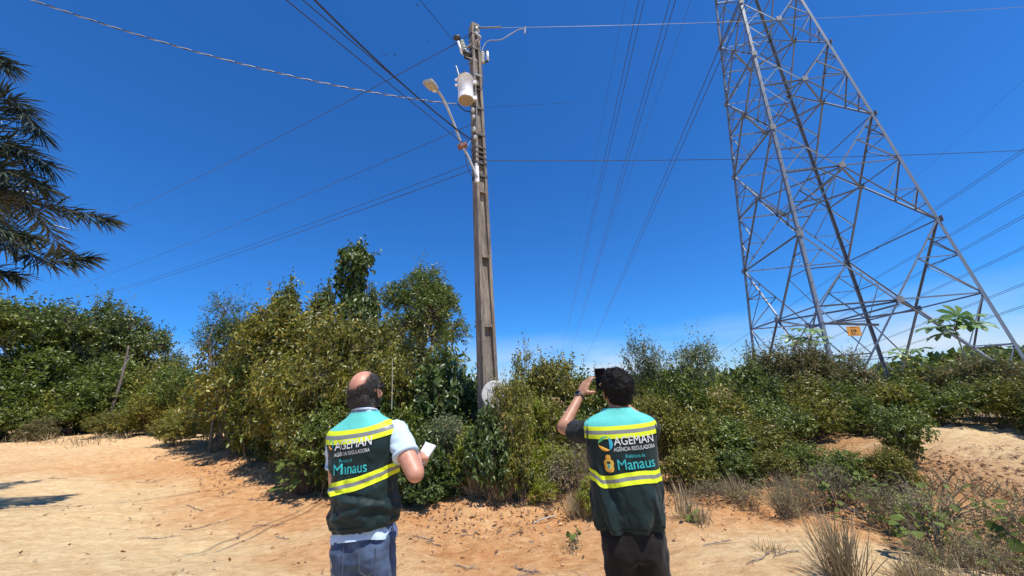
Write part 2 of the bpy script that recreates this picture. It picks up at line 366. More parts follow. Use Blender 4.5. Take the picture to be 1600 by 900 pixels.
def pole_build():
    mb = MB(); md = MB(); zs = [-.6, 1.5, 2.87, 4.22, 5.62, 7.0, 8.3, 9.4, PH]
    fl = .058
    def quadbar(x0, x1, y0, y1, za, zb, tgt=mb, fa=None):
        V = []
        for z in (za, zb):
            a, b_ = pdim(z)
            for X, Y in ((x0(a), y0(b_, z)), (x1(a), y0(b_, z)), (x1(a), y1(b_, z)), (x0(a), y1(b_, z))): V.append(np.array(PR @ (X, Y, 0)) + (0, 0, z))
        tgt.add(V, [(3, 2, 1, 0), (4, 5, 6, 7), (0, 1, 5, 4), (1, 2, 6, 5), (2, 3, 7, 6), (3, 0, 4, 7)])
    for i in range(len(zs) - 1):
        za, zb = zs[i], zs[i + 1]
        quadbar(lambda a: -a + fl, lambda a: a - fl, lambda b, z: -b + (.085 if z == zb - .055 else .03), lambda b, z: b - (.085 if z == zb - .055 else .03), za + .001, zb - .055)
        quadbar(lambda a: -a + fl - .001, lambda a: a - fl + .001, lambda b, z: -b + .006, lambda b, z: b - .006, zb - .055, zb)
    n = 24
    for i in range(n):
        za = -.6 + (PH + .6) * i / n; zb = -.6 + (PH + .6) * (i + 1) / n
        quadbar(lambda a: a - fl, lambda a: a, lambda b, z: -b, lambda b, z: b, za, zb)
        quadbar(lambda a: -a, lambda a: -a + fl, lambda b, z: -b, lambda b, z: b, za, zb)
    quadbar(lambda a: -a + .004, lambda a: a - .004, lambda b, z: -b + .004, lambda b, z: b - .004, PH, PH + .03)
    me = mb.mesh('shaft', M_CONC); bm = bmesh.new(); bm.from_mesh(me); bmesh.ops.remove_doubles(bm, verts=bm.verts, dist=.0004)
    bmesh.ops.recalc_face_normals(bm, faces=bm.faces); bm.to_mesh(me); bm.free()
    return link('shaft', me, pole)
shaft = pole_build()
M_GALV = simple('galvanised_fitting', (.30, .30, .295), (.46, .455, .44), .5, .3, 12)
M_DARKI = simple('dark_iron', (.03, .03, .032), (.09, .08, .075), .6, .3, 20)
M_PORC = simple('grey_green_porcelain', (.36, .40, .36), (.48, .52, .47), .25, 0, 9)
M_WHITEP = simple('white_enamel', (.56, .56, .54), (.80, .80, .79), .4, 0, 5, stretch=(2, 2, .5), lo=.28, hi=.48)
M_RUST = simple('rusty_band', (.16, .07, .05), (.30, .17, .13), .8, 0, 15)
M_BLKR = simple('black_rubber', (.012, .012, .013), (.03, .03, .03), .55, 0, 20)
M_LAMP = simple('grey_lamp_housing', (.36, .35, .33), (.45, .44, .41), .5, .2, 6)
def PL(px, py, dd=0): return at(px, py, 6.9 + dd) - np.array([PXY[0], PXY[1], 0])
def part(name, mb, mat, parent=pole, smooth=False): return mb.build(name, mat, parent, smooth)
def rib_insulator(mb, a, b, r=.055, n=5):
    a = np.asarray(a); b = np.asarray(b); L = np.linalg.norm(b - a); prof = []
    for i in range(n):
        z0 = L * i / n; prof += [(r * .62, z0), (r, z0 + L / n * .25), (r, z0 + L / n * .55), (r * .62, z0 + L / n * .8)]
    mb.lathe(prof + [(r * .5, L)], a, frame_z(b - a), 14)
# bands and straps round the shaft
def strap(z, h=.045, mat=M_GALV, ex=.008):
    a, b_ = pdim(z); mb = MB(); mb.box((0, 0, z), (2 * (a + ex), 2 * (b_ + ex), h), PR); part('strap', mb, mat)
for z, h in ((9.72, .05), (9.28, .05), (8.52, .05), (7.62, .05), (6.94, .04), (6.62, .03), (6.5, .03), (6.38, .03), (6.25, .06), (5.95, .06)): strap(z, h, M_DARKI if z != 8.52 else M_STEELD)
# porcelain head insulator and strut arm
mb = MB(); rib_insulator(mb, PL(744, 58), PL(744, 43), .08, 2); part('head_insulator', mb, M_PORC, smooth=True)
part('bracket_arm', MB().tube([PL(751, 59, -.12), PL(727, 76, -.02)], .028, 6), M_GALV)
part('bracket_arm', MB().tube([PL(744, 53, -.15), PL(751, 59, -.14)], .03, 6), M_GALV)
part('bracket_arm', MB().tube([PL(746, 96, -.1), PL(725, 87, -.1), PL(721, 80, -.1)], .014, 6), M_GALV)
part('bolt', MB().tube([PL(732, 65, -.15), PL(737, 61, -.12)], .012, 6), M_DARKI)
part('bolt', MB().tube([PL(731, 100, -.15), PL(738, 96, -.12)], .012, 6), M_DARKI)
# fuse cutout hung on the left, arrester set on the right: separate fittings
fc = empty('fuse_cutout', (PXY[0], PXY[1], 0)); tag(fc, 'tilted fuse cutout with dark clamp hanging left of the pole top', 'fuse cutout')
mb = MB(); rib_insulator(mb, PL(721, 64, -.1), PL(727, 82, -.05), .06, 4); part('insulator', mb, M_PORC, fc, True)
part('fuse_tube', MB().tube([PL(716, 65, -.15), PL(719, 75, -.15), PL(722, 84, -.12)], .026, 8), M_WHITEP, fc, True)
part('clamp', MB().ellipsoid(PL(714, 59, -.12), (.09, .07, .05), None, 8), M_DARKI, fc, True)
part('lower_clamp', MB().tube([PL(725, 80, -.1), PL(730, 86, -.08), PL(734, 91, -.05)], (.06, .1, .06), 8), M_BLKR, fc, True)
ar = empty('surge_arrester', (PXY[0], PXY[1], 0)); tag(ar, 'pale ribbed insulator with white fuse tube right of the pole top', 'insulator')
mb = MB(); rib_insulator(mb, PL(754, 99), PL(754, 82), .055, 5); part('insulator', mb, M_PORC, ar, True)
part('fuse_tube', MB().tube([PL(761.5, 81), PL(762.5, 94)], .028, 8), M_WHITEP, ar, True)
part('upper_arm', MB().tube([PL(754, 84), PL(758, 80.5), PL(762, 79)], .02, 6), M_DARKI, ar)
part('lower_arm', MB().tube([PL(754, 98), PL(759, 97), PL(762, 95)], .025, 6), M_DARKI, ar)
part('bracket', MB().tube([PL(748, 82), PL(754, 92)], .014, 6), M_DARKI, ar)
# white pole transformer
tr = empty('pole_transformer', (PXY[0], PXY[1], 0)); tag(tr, 'white cylindrical transformer can with bounce-tinted base strapped to the pole', 'transformer')
tb, tp = PL(727.5, 157, -.22), PL(727.5, 124, -.22); tb[0] = tp[0] = (tb[0] + tp[0]) / 2; TH_ = tp[2] - tb[2]; rr = .165
M_TANKB = simple('tan_bounce_underside', (.33, .26, .19), (.42, .34, .26), .6, 0, 6)  # sunlit ground bouncing onto the white tank's underside, put in as tan colour
part('tank', MB().lathe([(rr, 0), (rr + .004, .01), (rr, .02), (rr, TH_ - .03), (rr + .012, TH_ - .025), (rr + .012, TH_), (rr * .8, TH_ + .035), (.03, TH_ + .05)], tb, None, 32), M_WHITEP, tr, True)
part('tank_base', MB().lathe([(rr * .985, -.012), (rr * .985, .003)], tb, None, 32), M_TANKB, tr)
part('cover_band', MB().lathe([(rr + .018, TH_ - .022), (rr + .018, TH_ - .004)], tb, None, 32), M_GALV, tr, True)
mb = MB(); rib_insulator(mb, tp + (.0, -.02, .04), tp + (-.02, -.02, .17), .05, 3); part('bushing', mb, M_DARKI, tr, True)
part('bushing_rod', MB().tube([tp + (-.12, -.04, .02), tp + (-.19, -.05, .33)], .015, 6), M_GALV, tr)
for s_, dz in ((-1, -.06), (-1, -.2)):
    part('lug', MB().lathe([(.022, 0), (.03, .03), (.02, .06)], tb + (s_ * (rr - .005), -.05, TH_ + dz), frame_z((s_, -.1, .15)), 10), M_WHITEP, tr, True)
part('hanger', MB().box(tb + (rr + .02, .05, TH_ - .06), (.10, .07, .09)), M_WHITEP, tr); part('hanger', MB().box(tb + (rr + .02, .05, .08), (.10, .07, .09)), M_WHITEP, tr)
# faint stencilled marks on the tank
mk = MB()
for row in range(4):
    for c_ in range(3):
        aa = math.radians(-118 + c_ * 11 + row * 2); z = tb[2] + TH_ * (.72 - .15 * row)
        mk.box((tb[0] + (rr + .001) * math.cos(aa), tb[1] + (rr + .001) * math.sin(aa), z), (.003, .022, .04), rotm((0, 0, 1), aa))
mk.build('stencil_mark', simple('faded_grey_print', (.50, .52, .56), None, .6), tr)
# street light
sl_ = empty('street_light', (PXY[0], PXY[1], 0)); tag(sl_, 'street light on long grey pipe arm slanting left from the pole', 'street light')
pth = [PL(745, 277, -.25), PL(733, 248, -.3), PL(720, 222, -.4), PL(708, 190, -.5), PL(697, 164, -.6), PL(689, 149, -.7), PL(681, 140, -.8)]
def smooth_path(P, n=40):
    P = np.asarray(P, float); t = np.arange(len(P)); tt = np.linspace(0, len(P) - 1, n); out = []
    for q in tt:
        i = min(int(q), len(P) - 2); f = q - i; p0 = P[max(i - 1, 0)]; p1 = P[i]; p2 = P[i + 1]; p3 = P[min(i + 2, len(P) - 1)]
        out.append(.5 * ((2 * p1) + (-p0 + p2) * f + (2 * p0 - 5 * p1 + 4 * p2 - p3) * f * f + (-p0 + 3 * p1 - 3 * p2 + p3) * f ** 3))
    return np.array(out)
part('arm', MB().tube(smooth_path(pth, 40), .026, 12), M_GALV, sl_, True)
hd = PL(668, 127, -1.05) - PL(681, 140, -.8); hc = (PL(668, 127, -1.05) + PL(681, 140, -.8)) / 2; hR = frame_z(hd, (1, -.2, .0))
hl = np.linalg.norm(hd)
mb = MB(); prof = [(-.5, .05, .035), (-.35, .075, .045), (.0, .10, .05), (.4, .105, .045), (.5, .09, .03)]
V = []; 
for t, a, b_ in prof:
    for sx, sy in ((-1, -.55), (-.75, -1), (.75, -1), (1, -.55), (1, .3), (.7, .8), (-.7, .8), (-1, .3)): V.append(hR @ np.array([sx * a, sy * b_, t * hl * 1.15]) + hc)
mb.add(V, [tuple(range(7, -1, -1)), tuple(32 + i for i in range(8))] + [(i * 8 + j, i * 8 + (j + 1) % 8, i * 8 + 8 + (j + 1) % 8, i * 8 + 8 + j) for i in range(4) for j in range(8)])
part('lamp_head', mb, M_LAMP, sl_)
hup = hR[:, 1] * (1 if hR[2, 1] > 0 else -1)
part('diffuser', MB().box(hc - hup * .052 + hR[:, 2] * .03, (.15, .012, .15), hR), simple('lamp_diffuser', (.52, .46, .38), None, .3), sl_)
part('driver_box', MB().box(hc - hup * .056 - hR[:, 2] * .10, (.07, .02, .06), hR), M_WHITEP, sl_)
part('arm_clamp', MB().box(PL(745, 272, -.22), (.07, .06, .36), PR), M_WHITEP, sl_)
part('collar', MB().box(PL(722.5, 228, -.4), (.19, .10, .07), rotm((0, 1, 0), -.35)), M_RUST, sl_)
part('supply_cable', MB().tube(smooth_path([PL(729, 219, -.35), PL(727, 236, -.33), PL(731, 262, -.3), PL(741, 281, -.22)], 24), .009, 6), M_BLKR, sl_, True)
part('supply_cable', MB().tube(smooth_path([PL(735, 220, -.3), PL(731, 228, -.35), PL(730, 234, -.35)], 14), .007, 6), simple('blue_cable', (.10, .30, .60), None, .5), sl_, True)
# small fittings down the pole
for (px, py) in ((739, 175), (740, 186), (741, 205), (742, 218), (744, 262), (738, 150), (739, 160)):
    part('insulator_spool', MB().lathe([(.03, 0), (.045, .02), (.03, .045), (.045, .07), (.03, .09)], PL(px, py, -.17), None, 10), M_PORC if py % 2 else M_GALV, smooth=True)
part('down_lead', MB().tube(smooth_path([PL(753, 105, -.17), PL(754.5, 125, -.17), PL(752, 140, -.17), PL(746, 139, -.18)], 20), .011, 6), M_BLKR, smooth=True)
part('down_lead', MB().tube(smooth_path([PL(741, 105, -.18), PL(742, 130, -.18), PL(744, 150, -.18), PL(745, 172, -.18), PL(744, 200, -.18)], 30), .010, 6), M_STEELD, smooth=True)
# paint marks on the dark flank
for (px, py, s_) in ((757, 573, .05), (759, 580, .035)):
    part('painted_mark', MB().box(PL(px, py, -.165), (.004, s_, s_ * 1.3), PR), simple('faded_yellow_paint', (.42, .36, .16), None, .8))

# round hand-lettered board leaning at the foot of the pole
M_BOARD = simple('flaking_white_paint', (.33, .31, .28), (.56, .55, .51), .8, 0, 16, .3, lo=.34, hi=.5)
bc = at(774, 616, 6.45); bd_ = empty('round_board', bc); tag(bd_, 'round white hand-lettered board leaning at the foot of the concrete pole', 'sign')
bR = frame_z((.05, -1, .12), (1, 0, 0)); bb = MB(); bb.lathe([(.20, -.015), (.225, -.01), (.225, .0), (.21, .006)], (0, 0, 0), bR, 32); bb.build('panel', M_BOARD, bd_)
def text_mesh(s, size=1.0, bold=0.0, shear=0.0, res=3):
    cu = bpy.data.curves.new('txt', 'FONT'); cu.body = s; cu.size = size; cu.offset = bold; cu.shear = shear; cu.resolution_u = res; cu.align_x = 'CENTER'; cu.align_y = 'CENTER'
    o = bpy.data.objects.new('txt', cu); COL.objects.link(o); dg = bpy.context.evaluated_depsgraph_get(); dg.update()
    me = bpy.data.meshes.new_from_object(o.evaluated_get(dg)); bpy.data.objects.remove(o); bpy.data.curves.remove(cu); return me
def text_on(name, s, size, c, R, mat, parent, bold=0., shear=0., sx=1):
    me = text_mesh(s, size, bold, shear); n = len(me.vertices); co = np.zeros(n * 3, np.float32); me.vertices.foreach_get('co', co); co = co.reshape(-1, 3) * (sx, 1, 1)
    co = co @ np.asarray(R).T + np.asarray(c); me.vertices.foreach_set('co', co.astype(np.float32).ravel()); me.materials.clear(); me.materials.append(mat); me.update(); return link(name, me, parent)
M_HAND = simple('black_hand_lettering', (.03, .03, .03), (.20, .19, .18), .7, 0, 55)
text_on('lettering', 'MATLIN', .10, bR @ np.array([.01, .065, .011]), bR @ rotm((0, 0, 1), .10), M_HAND, bd_, -.001, .15, .8)
text_on('lettering', 'CABEL', .11, bR @ np.array([.0, -.08, .011]), bR @ rotm((0, 0, 1), .16), M_HAND, bd_, -.001, -.1, .8)

# ------------------------------------------------------------------ wires
M_WIRE = simple('dark_wire', (.03, .032, .036), (.06, .06, .065), .5, .4, 2)
M_ALU = simple('bare_aluminium_wire', (.20, .21, .22), (.30, .31, .32), .5, .3, 2)
def catpts(a, b, sag, n):
    t = np.linspace(0, 1, n)[:, None]; p = a * (1 - t) + b * t; p[:, 2] -= 4 * sag * (t * (1 - t))[:, 0]; return p
def wire(name, A, B, sag, r, mat, label, cat='wire', group=None, n=40, pair=0):
    A = np.asarray(A, float); B = np.asarray(B, float); mid = (A + B) / 2
    P = catpts(A, B, sag, n)
    if pair:
        o = empty(name, A); side = np.cross((B - A), (0, 0, 1)); side /= np.linalg.norm(side)
        for s in (-1, 1): MB().tube(P + side * s * pair / 2 - A, r, 5).build('conductor', mat, o)
    else: o = MB().tube(P - A, r, 5).build(name, mat, None, False, A)
    tag(o, label, cat, group); return o
T0 = at(743, 44, 6.8)
wire('power_line', T0, at(1640, 8, 15), .12, .0045, M_ALU, 'bare wire running right from the pole top across the tower', n=30)
wire('power_line', at(709, 70, 6.75), at(150, 348, 34), .3, .008, M_WIRE, 'wire running down left from the fuse cutout past the palm tips')
wire('jumper_wire', T0, at(706, 71, 6.75), .05, .010, M_WIRE, 'short jumper wire joining the pole top to the fuse cutout', n=10)
wire('power_line', at(722, 80, 6.8), at(640, -20, 4.2), .0, .006, M_WIRE, 'thin wire rising out of the picture just left of the pole top', n=8)
wire('power_line', at(740, 193, 6.8), at(40, 468, 60), .5, .006, M_WIRE, 'faint uppermost of three thin wires sinking to the left trees')
wire('power_line', at(743, 253, 6.8), at(110, 468, 50), .4, .006, M_WIRE, 'upper wire of the lowest pair sinking to the left trees')
wire('power_line', at(744, 263, 6.8), at(140, 463, 50), .35, .0075, M_WIRE, 'lowest wire sinking left from the pole to the trees')
wire('power_line', at(738, 236, 6.8), at(425, -18, 3.9), .0, .007, M_WIRE, 'leftmost of the thin parallel wires slanting up from the lamp collar', n=12)
wire('power_line', at(740, 226, 6.8), at(452, -18, 3.9), .0, .007, M_WIRE, 'second of the thin parallel wires slanting up behind the lamp arm', n=12)
wire('service_cable', at(738, 219, 6.75), at(478, -14, 3.8), .12, .013, M_BLKR, 'thick black service cable slanting up left from the pole', 'cable', n=20)
wire('power_line', at(752, 251, 6.8), at(1640, 233, 16), .1, .007, M_WIRE, 'dark wire running level right from mid pole across the tower')
wire('power_line', at(752, 168, 6.9), at(1010, 154, 40), .0, .004, M_WIRE, 'very faint wire running right from below the transformer')
o = MB().tube(smooth_path([at(753, 84, 6.9), at(755, 74, 6.9), at(763, 64, 6.9), at(783, 62, 6.9), at(800, 52, 6.95), at(812, 46, 6.98), at(820, 46, 7.0)], 40), .012, 6).build('jumper_wire', M_ALU, None, True)
tag(o, 'curved pale jumper looping up from the right insulator to the wire', 'wire')
o = MB().tube([at(820.5, 42, 7.0), at(820, 52, 7.0)], .02, 6).build('line_clamp', M_GALV); tag(o, 'small metal clamp joining the pale jumper to the wire', 'clamp')
# black and white dashes where the wire is bound near the pole top
for q, (px, py) in enumerate(((757, 43), (763, 43), (770, 42.6), (777, 42.4))):
    pass
o = MB().tube([at(748, 43.2, 6.78), at(760, 43.2, 6.9), at(772, 42.8, 7.0), at(783, 42.3, 7.1)], .02, 6).build('wire_grip', M_DARKI); tag(o, 'dark preformed grip binding the right wire to the pole top', 'wire grip')
# twisted black and white service cable
A, B = at(716, 163, 6.7), at(10, -14, 8.2); P = catpts(A, B, .30, 420); tw = empty('twisted_cable', A); tag(tw, 'twisted black and white service cable sagging to upper left corner', 'cable')
s_ = np.linspace(0, 1, 420); L_ = np.linalg.norm(B - A); ph = s_ * L_ / .30 * 2 * math.pi
dirn = (B - A) / L_; sx_ = np.cross(dirn, (0, 0, 1)); sx_ /= np.linalg.norm(sx_); sy_ = np.cross(sx_, dirn)
for q, mt in enumerate((M_GALV, M_BLKR)):
    H = P - A + (np.outer(np.cos(ph + q * math.pi), sx_) + np.outer(np.sin(ph + q * math.pi), sy_)) * .0062
    MB().tube(H, .0066, 5).build('strand', mt, tw, True)
wire('service_cable', at(716, 163, 6.7), at(741, 170, 6.8), .12, .012, M_BLKR, 'short slack black cable below the transformer base', 'cable', n=14)
# high-voltage conductors coming down from overhead to a far tower
for (x0, y0, x1, y1, D1, lab) in ((1000, 0, 876, 552, 330, 'left pair of overhead conductors dropping behind the hedge by the raised phone'), (1048, 0, 890, 552, 330, 'middle pair of overhead conductors dropping behind the hedge by the raised phone'), (1118, 88, 908, 570, 330, 'right pair of overhead conductors passing behind the tower left leg')):
    A = at(x0, y0, 24); B = at(x1, y1, D1); A2 = A + (A - B) * .07
    wire('conductor_pair', A2, B, 1.5, .026, M_WIRE, lab, 'power line', 'overhead high voltage conductors', 60, .40)
wire('shield_wire', at(979, -10, 26), at(868, 560, 330), 1., .012, M_WIRE, 'faint thin wire left of the overhead conductor pairs', 'wire', n=50)
wire('shield_wire', at(1083, -10, 26), at(880, 560, 330), 1., .012, M_WIRE, 'faint thin wire between the middle and right conductor pairs', 'wire', n=50)
for i, (x0, y0, x1, y1) in enumerate(((1640, 208, 1090, 574), (1640, 278, 1120, 578), (1640, 316, 1150, 584), (1640, 368, 1180, 584), (1640, 428, 1230, 590), (1640, 465, 1260, 592))):
    wire('conductor_pair', at(x0, y0, 52), at(x1, y1, 190), .0, .02, M_WIRE, ['topmost', 'second', 'third', 'fourth', 'fifth', 'lowest'][i] + ' of the slanting conductor pairs behind the tower at right', 'power line', 'slanting conductors behind the tower', 40, .42)
wire('shield_wire', at(1640, 88, 60), at(1280, 415, 190), 0, .012, M_WIRE, 'faint thin wire slanting down from the right edge behind the tower', 'wire', n=30)
# ------------------------------------------------------------------ vegetation
def unit(a): return a / (np.linalg.norm(a, axis=-1, keepdims=True) + 1e-9)
def leaf_geo(P, D, N, L, W, fold=.25, curl=.15, hi=True):
    """leaf blades: base P, axis D, face normal N, length L, half width W -> verts, tris"""
    D = unit(D); S = unit(np.cross(D, N)); N = np.cross(S, D); n = len(P); L = L[:, None]; W = W[:, None]
    def pt(t, s, up): return P + D * L * t + S * W * s + N * (W * up - L * curl * t * t)
    if hi:
        pts = [pt(0, 0, 0), pt(.30, .85, fold), pt(.66, .72, fold), pt(1, 0, 0), pt(.66, -.72, fold), pt(.30, -.85, fold), pt(.30, 0, 0), pt(.66, 0, 0)]
        F = [(0, 5, 6), (0, 6, 1), (6, 5, 4), (6, 4, 7), (1, 6, 7), (1, 7, 2), (7, 4, 3), (7, 3, 2)]
    else:
        pts = [pt(0, 0, 0), pt(.42, 1, fold), pt(1, 0, 0), pt(.42, -1, fold)]
        F = [(0, 3, 2), (0, 2, 1)]
    k = len(pts); V = np.stack(pts, 1).reshape(-1, 3); F = np.array(F)
    return V, (F[None] + (np.arange(n) * k)[:, None, None]).reshape(-1, 3)
def crown(rg, h, r, nclu, per, L, wr, droop=.25, zlo=.12, nblob=9, hi=True, twig=.28, blob=(.32, .5), up=.45, flat=1., blobs=None, spread=65, gap=-.42, shoots=3):
    """sub-crowns, twig ends in them and leaves on every twig"""
    if blobs is None:
        bc = []
        for i in range(nblob):
            a = rg.uniform(0, 2 * math.pi); q = math.sqrt(rg.uniform(0, 1)) * .72 * r; z = h * rg.uniform(zlo + .12, .86)
            q *= 1 - .45 * max(0, (z / h - .55) / .45)
            rad = r * rg.uniform(*blob); bc.append((q * math.cos(a), q * math.sin(a), min(z, h - rad * .62 * flat), rad))
        bc.append((rg.uniform(-.2, .2) * r, rg.uniform(-.2, .2) * r, h - r * .30 * flat, r * .34))
    else: bc = blobs
    bc = np.array(bc); wgt = bc[:, 3] ** 2; nclu = int(nclu * 1.4); bi = rg.choice(len(bc), nclu, p=wgt / wgt.sum())
    d = unit(rg.normal(size=(nclu, 3)) + (0, 0, .25)); rad = rg.uniform(.2, 1, nclu) ** .35 * (1 + .45 * (rg.uniform(0, 1, nclu) ** 7))
    C = bc[bi, :3] + d * (bc[bi, 3] * rad)[:, None] * np.array([1, 1, .8 * flat]); C[:, 2] = np.maximum(C[:, 2], rg.uniform(.02, .14, nclu) * h)
    hole = fbm(C * (2.6 / r) + 11.3, 2, int(rg.integers(1, 999))); keep = hole > gap
    nsh = int(shoots * len(C) / 100)                                   # long leading shoots that stick out of the crown
    C = C[keep]; d = d[keep]; nclu = len(C)
    ax = C.copy(); ax[:, 2] = 0
    T = unit(d * .8 + unit(ax) * .35 + rg.normal(size=(nclu, 3)) * .45 + (0, 0, up))
    tl = twig * rg.uniform(.6, 1.3, nclu)
    if nsh:
        q = np.argsort(-(C[:, 2] + .35 * np.hypot(C[:, 0], C[:, 1]) + rg.normal(0, .12 * h, nclu)))[:nsh]
        T[q] = unit(T[q] * .35 + rg.normal(size=(nsh, 3)) * .22 + (0, 0, 1)); tl[q] *= rg.uniform(1.4, 2.6, nsh)
    k = np.arange(per); fr = (k + .6) / per
    Pp = (C[:, None] + T[:, None] * (tl[:, None] * fr[None])[..., None]).reshape(-1, 3)
    Tn = np.repeat(T, per, 0); n = len(Pp)
    s1 = unit(np.cross(Tn, rg.normal(size=(n, 3)))); 
    phi = np.radians(rg.normal(spread, 18, n))[:, None]
    D = Tn * np.cos(phi) + s1 * np.sin(phi); D[:, 2] -= droop * rg.uniform(.4, 1.6, n); D = unit(D)
    N = unit(rg.normal(size=(n, 3)) * .75 + np.array([.30, -.27, .75]))
    Ls = L * rg.uniform(.6, 1.25, n); V, F = leaf_geo(Pp, D, N, Ls, Ls * wr * .5, hi=hi, fold=.3, curl=.18)
    return V, F, bc, C, T, tl
def limbs(rg, bc, C, T, tl, h, tr, nst, frac=.25, single=False):
    mb = MB(); base = [np.array([rg.normal() * .06 * (0 if single else 3), rg.normal() * .06 * (0 if single else 3), -.25]) for _ in range(nst)]
    top = None
    if single:
        top = np.array([rg.normal() * .03 * h, rg.normal() * .03 * h, h * .55]); pts = smooth_path([(0, 0, -.25), top * (.5, .5, .4) + rg.normal(size=3) * .03 * h, top], 9)
        mb.tube(pts, np.linspace(tr, tr * .6, 9), 7)
    for i, b in enumerate(bc):
        s = top * np.array([1, 1, rg.uniform(.55, 1)]) if single else base[i % nst]
        m_ = (s + b[:3]) / 2 + rg.normal(size=3) * .06 * h; pts = smooth_path([s, m_, b[:3]], 7)
        mb.tube(pts, np.linspace(tr * (.5 if single else .55), tr * .2, 7), 5)
    idx = rg.choice(len(C), max(1, int(len(C) * frac)), replace=False)
    for j in idx:
        q = np.argmin(((bc[:, :3] - C[j]) ** 2).sum(1)); m_ = (bc[q, :3] + C[j]) / 2 + rg.normal(size=3) * .03 * h
        mb.tube([bc[q, :3], m_, C[j] + T[j] * tl[j]], (tr * .16, tr * .12, tr * .05), 3, cap=False)
    return mb
G = rgb
def lin(r, g, b): return (r, g, b)
LM = {
 'olive': leafmat('olive_leaves', [(0.045, 0.055, 0.01), (0.105, 0.12, 0.016), (0.165, 0.17, 0.022), (0.23, 0.205, 0.03), (0.3, 0.23, 0.045)], 0.34, 0.32, 0.5),
 'green': leafmat('mid_green_leaves', [(0.036, 0.052, 0.011), (0.078, 0.108, 0.016), (0.13, 0.165, 0.023), (0.2, 0.215, 0.04)], 0.36, 0.35, 0.5),
 'dark': leafmat('dark_glossy_leaves', [(0.024, 0.04, 0.012), (0.045, 0.075, 0.016), (0.075, 0.112, 0.023), (0.115, 0.15, 0.038)], 0.38, 0.25, 0.45),
 'bright': leafmat('yellow_green_leaves', [(0.1, 0.13, 0.015), (0.17, 0.21, 0.02), (0.25, 0.28, 0.028), (0.34, 0.31, 0.045)], 0.38, 0.42, 0.5),
 'brown': leafmat('brown_tinged_leaves', [(0.05, 0.065, 0.018), (0.09, 0.115, 0.026), (0.15, 0.15, 0.04), (0.22, 0.17, 0.07), (0.28, 0.18, 0.1)], 0.38, 0.3, 0.5),
 'grey': leafmat('grey_green_leaves', [(0.045, 0.07, 0.026), (0.08, 0.115, 0.04), (0.13, 0.16, 0.065), (0.24, 0.2, 0.12)], 0.32, 0.28, 0.5),
 'tree': leafmat('tree_leaves', [(0.034, 0.052, 0.012), (0.07, 0.1, 0.017), (0.115, 0.15, 0.024), (0.175, 0.195, 0.04)], 0.36, 0.32, 0.5),
 'dry': leafmat('dry_grass_blades', [(0.2, 0.15, 0.085), (0.32, 0.245, 0.14), (0.42, 0.33, 0.19), (0.22, 0.2, 0.09)], .7, .25),
 'brush': leafmat('dusty_brush_leaves', [(0.14, 0.105, 0.06), (0.22, 0.165, 0.09), (0.15, 0.155, 0.05), (0.22, 0.21, 0.07), (0.3, 0.23, 0.14)], .6, .25),
 'litter': leafmat('dead_leaves', [lin(0.109, 0.054, 0.028), lin(0.217, 0.109, 0.046), lin(0.341, 0.186, 0.093), lin(0.155, 0.116, 0.085)], .7, .1),
 'palm': leafmat('palm_leaflets', [(.016, .026, .018), (.028, .042, .028), (.045, .062, .042), (.075, .088, .065)], .30, .06, .6),
 'big': leafmat('broad_leaves', [(.065, .095, .022), (.105, .14, .032), (.15, .18, .045)], .75, .32, .15),
 'cec': leafmat('lobed_leaves', [lin(0.078, 0.155, 0.043), lin(0.124, 0.217, 0.062), lin(0.186, 0.264, 0.093)], .4, .3),
}
M_BARK = simple('grey_brown_bark', (.10, .075, .055), (.22, .175, .13), .9, 0, 9, .5, .01)
M_BARKP = simple('pale_bark', (.34, .30, .25), (.52, .47, .40), .85, 0, 9, .4, .01)
def plantkind(name, seed, mat, h, r, single=False, tr=.03, nst=6, frac=.2, bark=None, **kw):
    rg = rng_of(seed); V, F, bc, C, T, tl = crown(rg, h, r, **kw)
    lm = mesh_np('foliage', V, F, LM[mat]); st = limbs(rg, bc, C, T, tl, h, tr, nst, frac, single).mesh('stems', bark or M_BARK)
    zmax = float(np.percentile(V[:, 2], 99.7)); rmax = float(np.percentile(np.hypot(V[:, 0], V[:, 1]), 97))
    return dict(name=name, leaf=lm, stem=st, h=zmax, r=rmax, single=single)
K = {}
for i in range(3): K['olive', i] = plantkind('shrub', 10 + i, 'olive', 2.9, 1.35, tr=.035, nclu=760, per=9, L=.120, wr=.42, hi=True, twig=.30, nblob=15, blob=(.20, .38), droop=.12)
for i in range(3): K['green', i] = plantkind('shrub', 20 + i, 'green', 2.0, 1.1, nclu=560, per=9, L=.125, wr=.48, droop=.12, hi=True, twig=.25, nblob=9)
for i in range(2): K['dark', i] = plantkind('shrub', 30 + i, 'dark', 1.5, .95, nclu=460, per=9, L=.14, wr=.50, droop=.15, hi=True, twig=.22, nblob=9)
for i in range(3): K['bright', i] = plantkind('shrub', 40 + i, 'bright', 1.5, .8, nclu=330, per=9, L=.13, wr=.34, hi=True, twig=.3, droop=.40, nblob=8, tr=.02)
for i in range(3): K['brown', i] = plantkind('shrub', 50 + i, 'brown', 2.3, 1.35, nclu=900, per=9, L=.11, wr=.36, hi=False, droop=.1, twig=.30, nblob=15, blob=(.18, .36), shoots=9, gap=-.36)
for i in range(2): K['grey', i] = plantkind('shrub', 60 + i, 'grey', 2.4, .95, nclu=620, per=10, L=.11, wr=.30, hi=True, twig=.32, up=.8, nblob=9, droop=.1)
for i in range(2): K['hedge', i] = plantkind('shrub', 70 + i, 'green', 1.7, 1.5, nclu=800, per=9, L=.125, wr=.42, hi=False, droop=.1, twig=.30, nblob=16, blob=(.18, .36), shoots=7, gap=-.34)
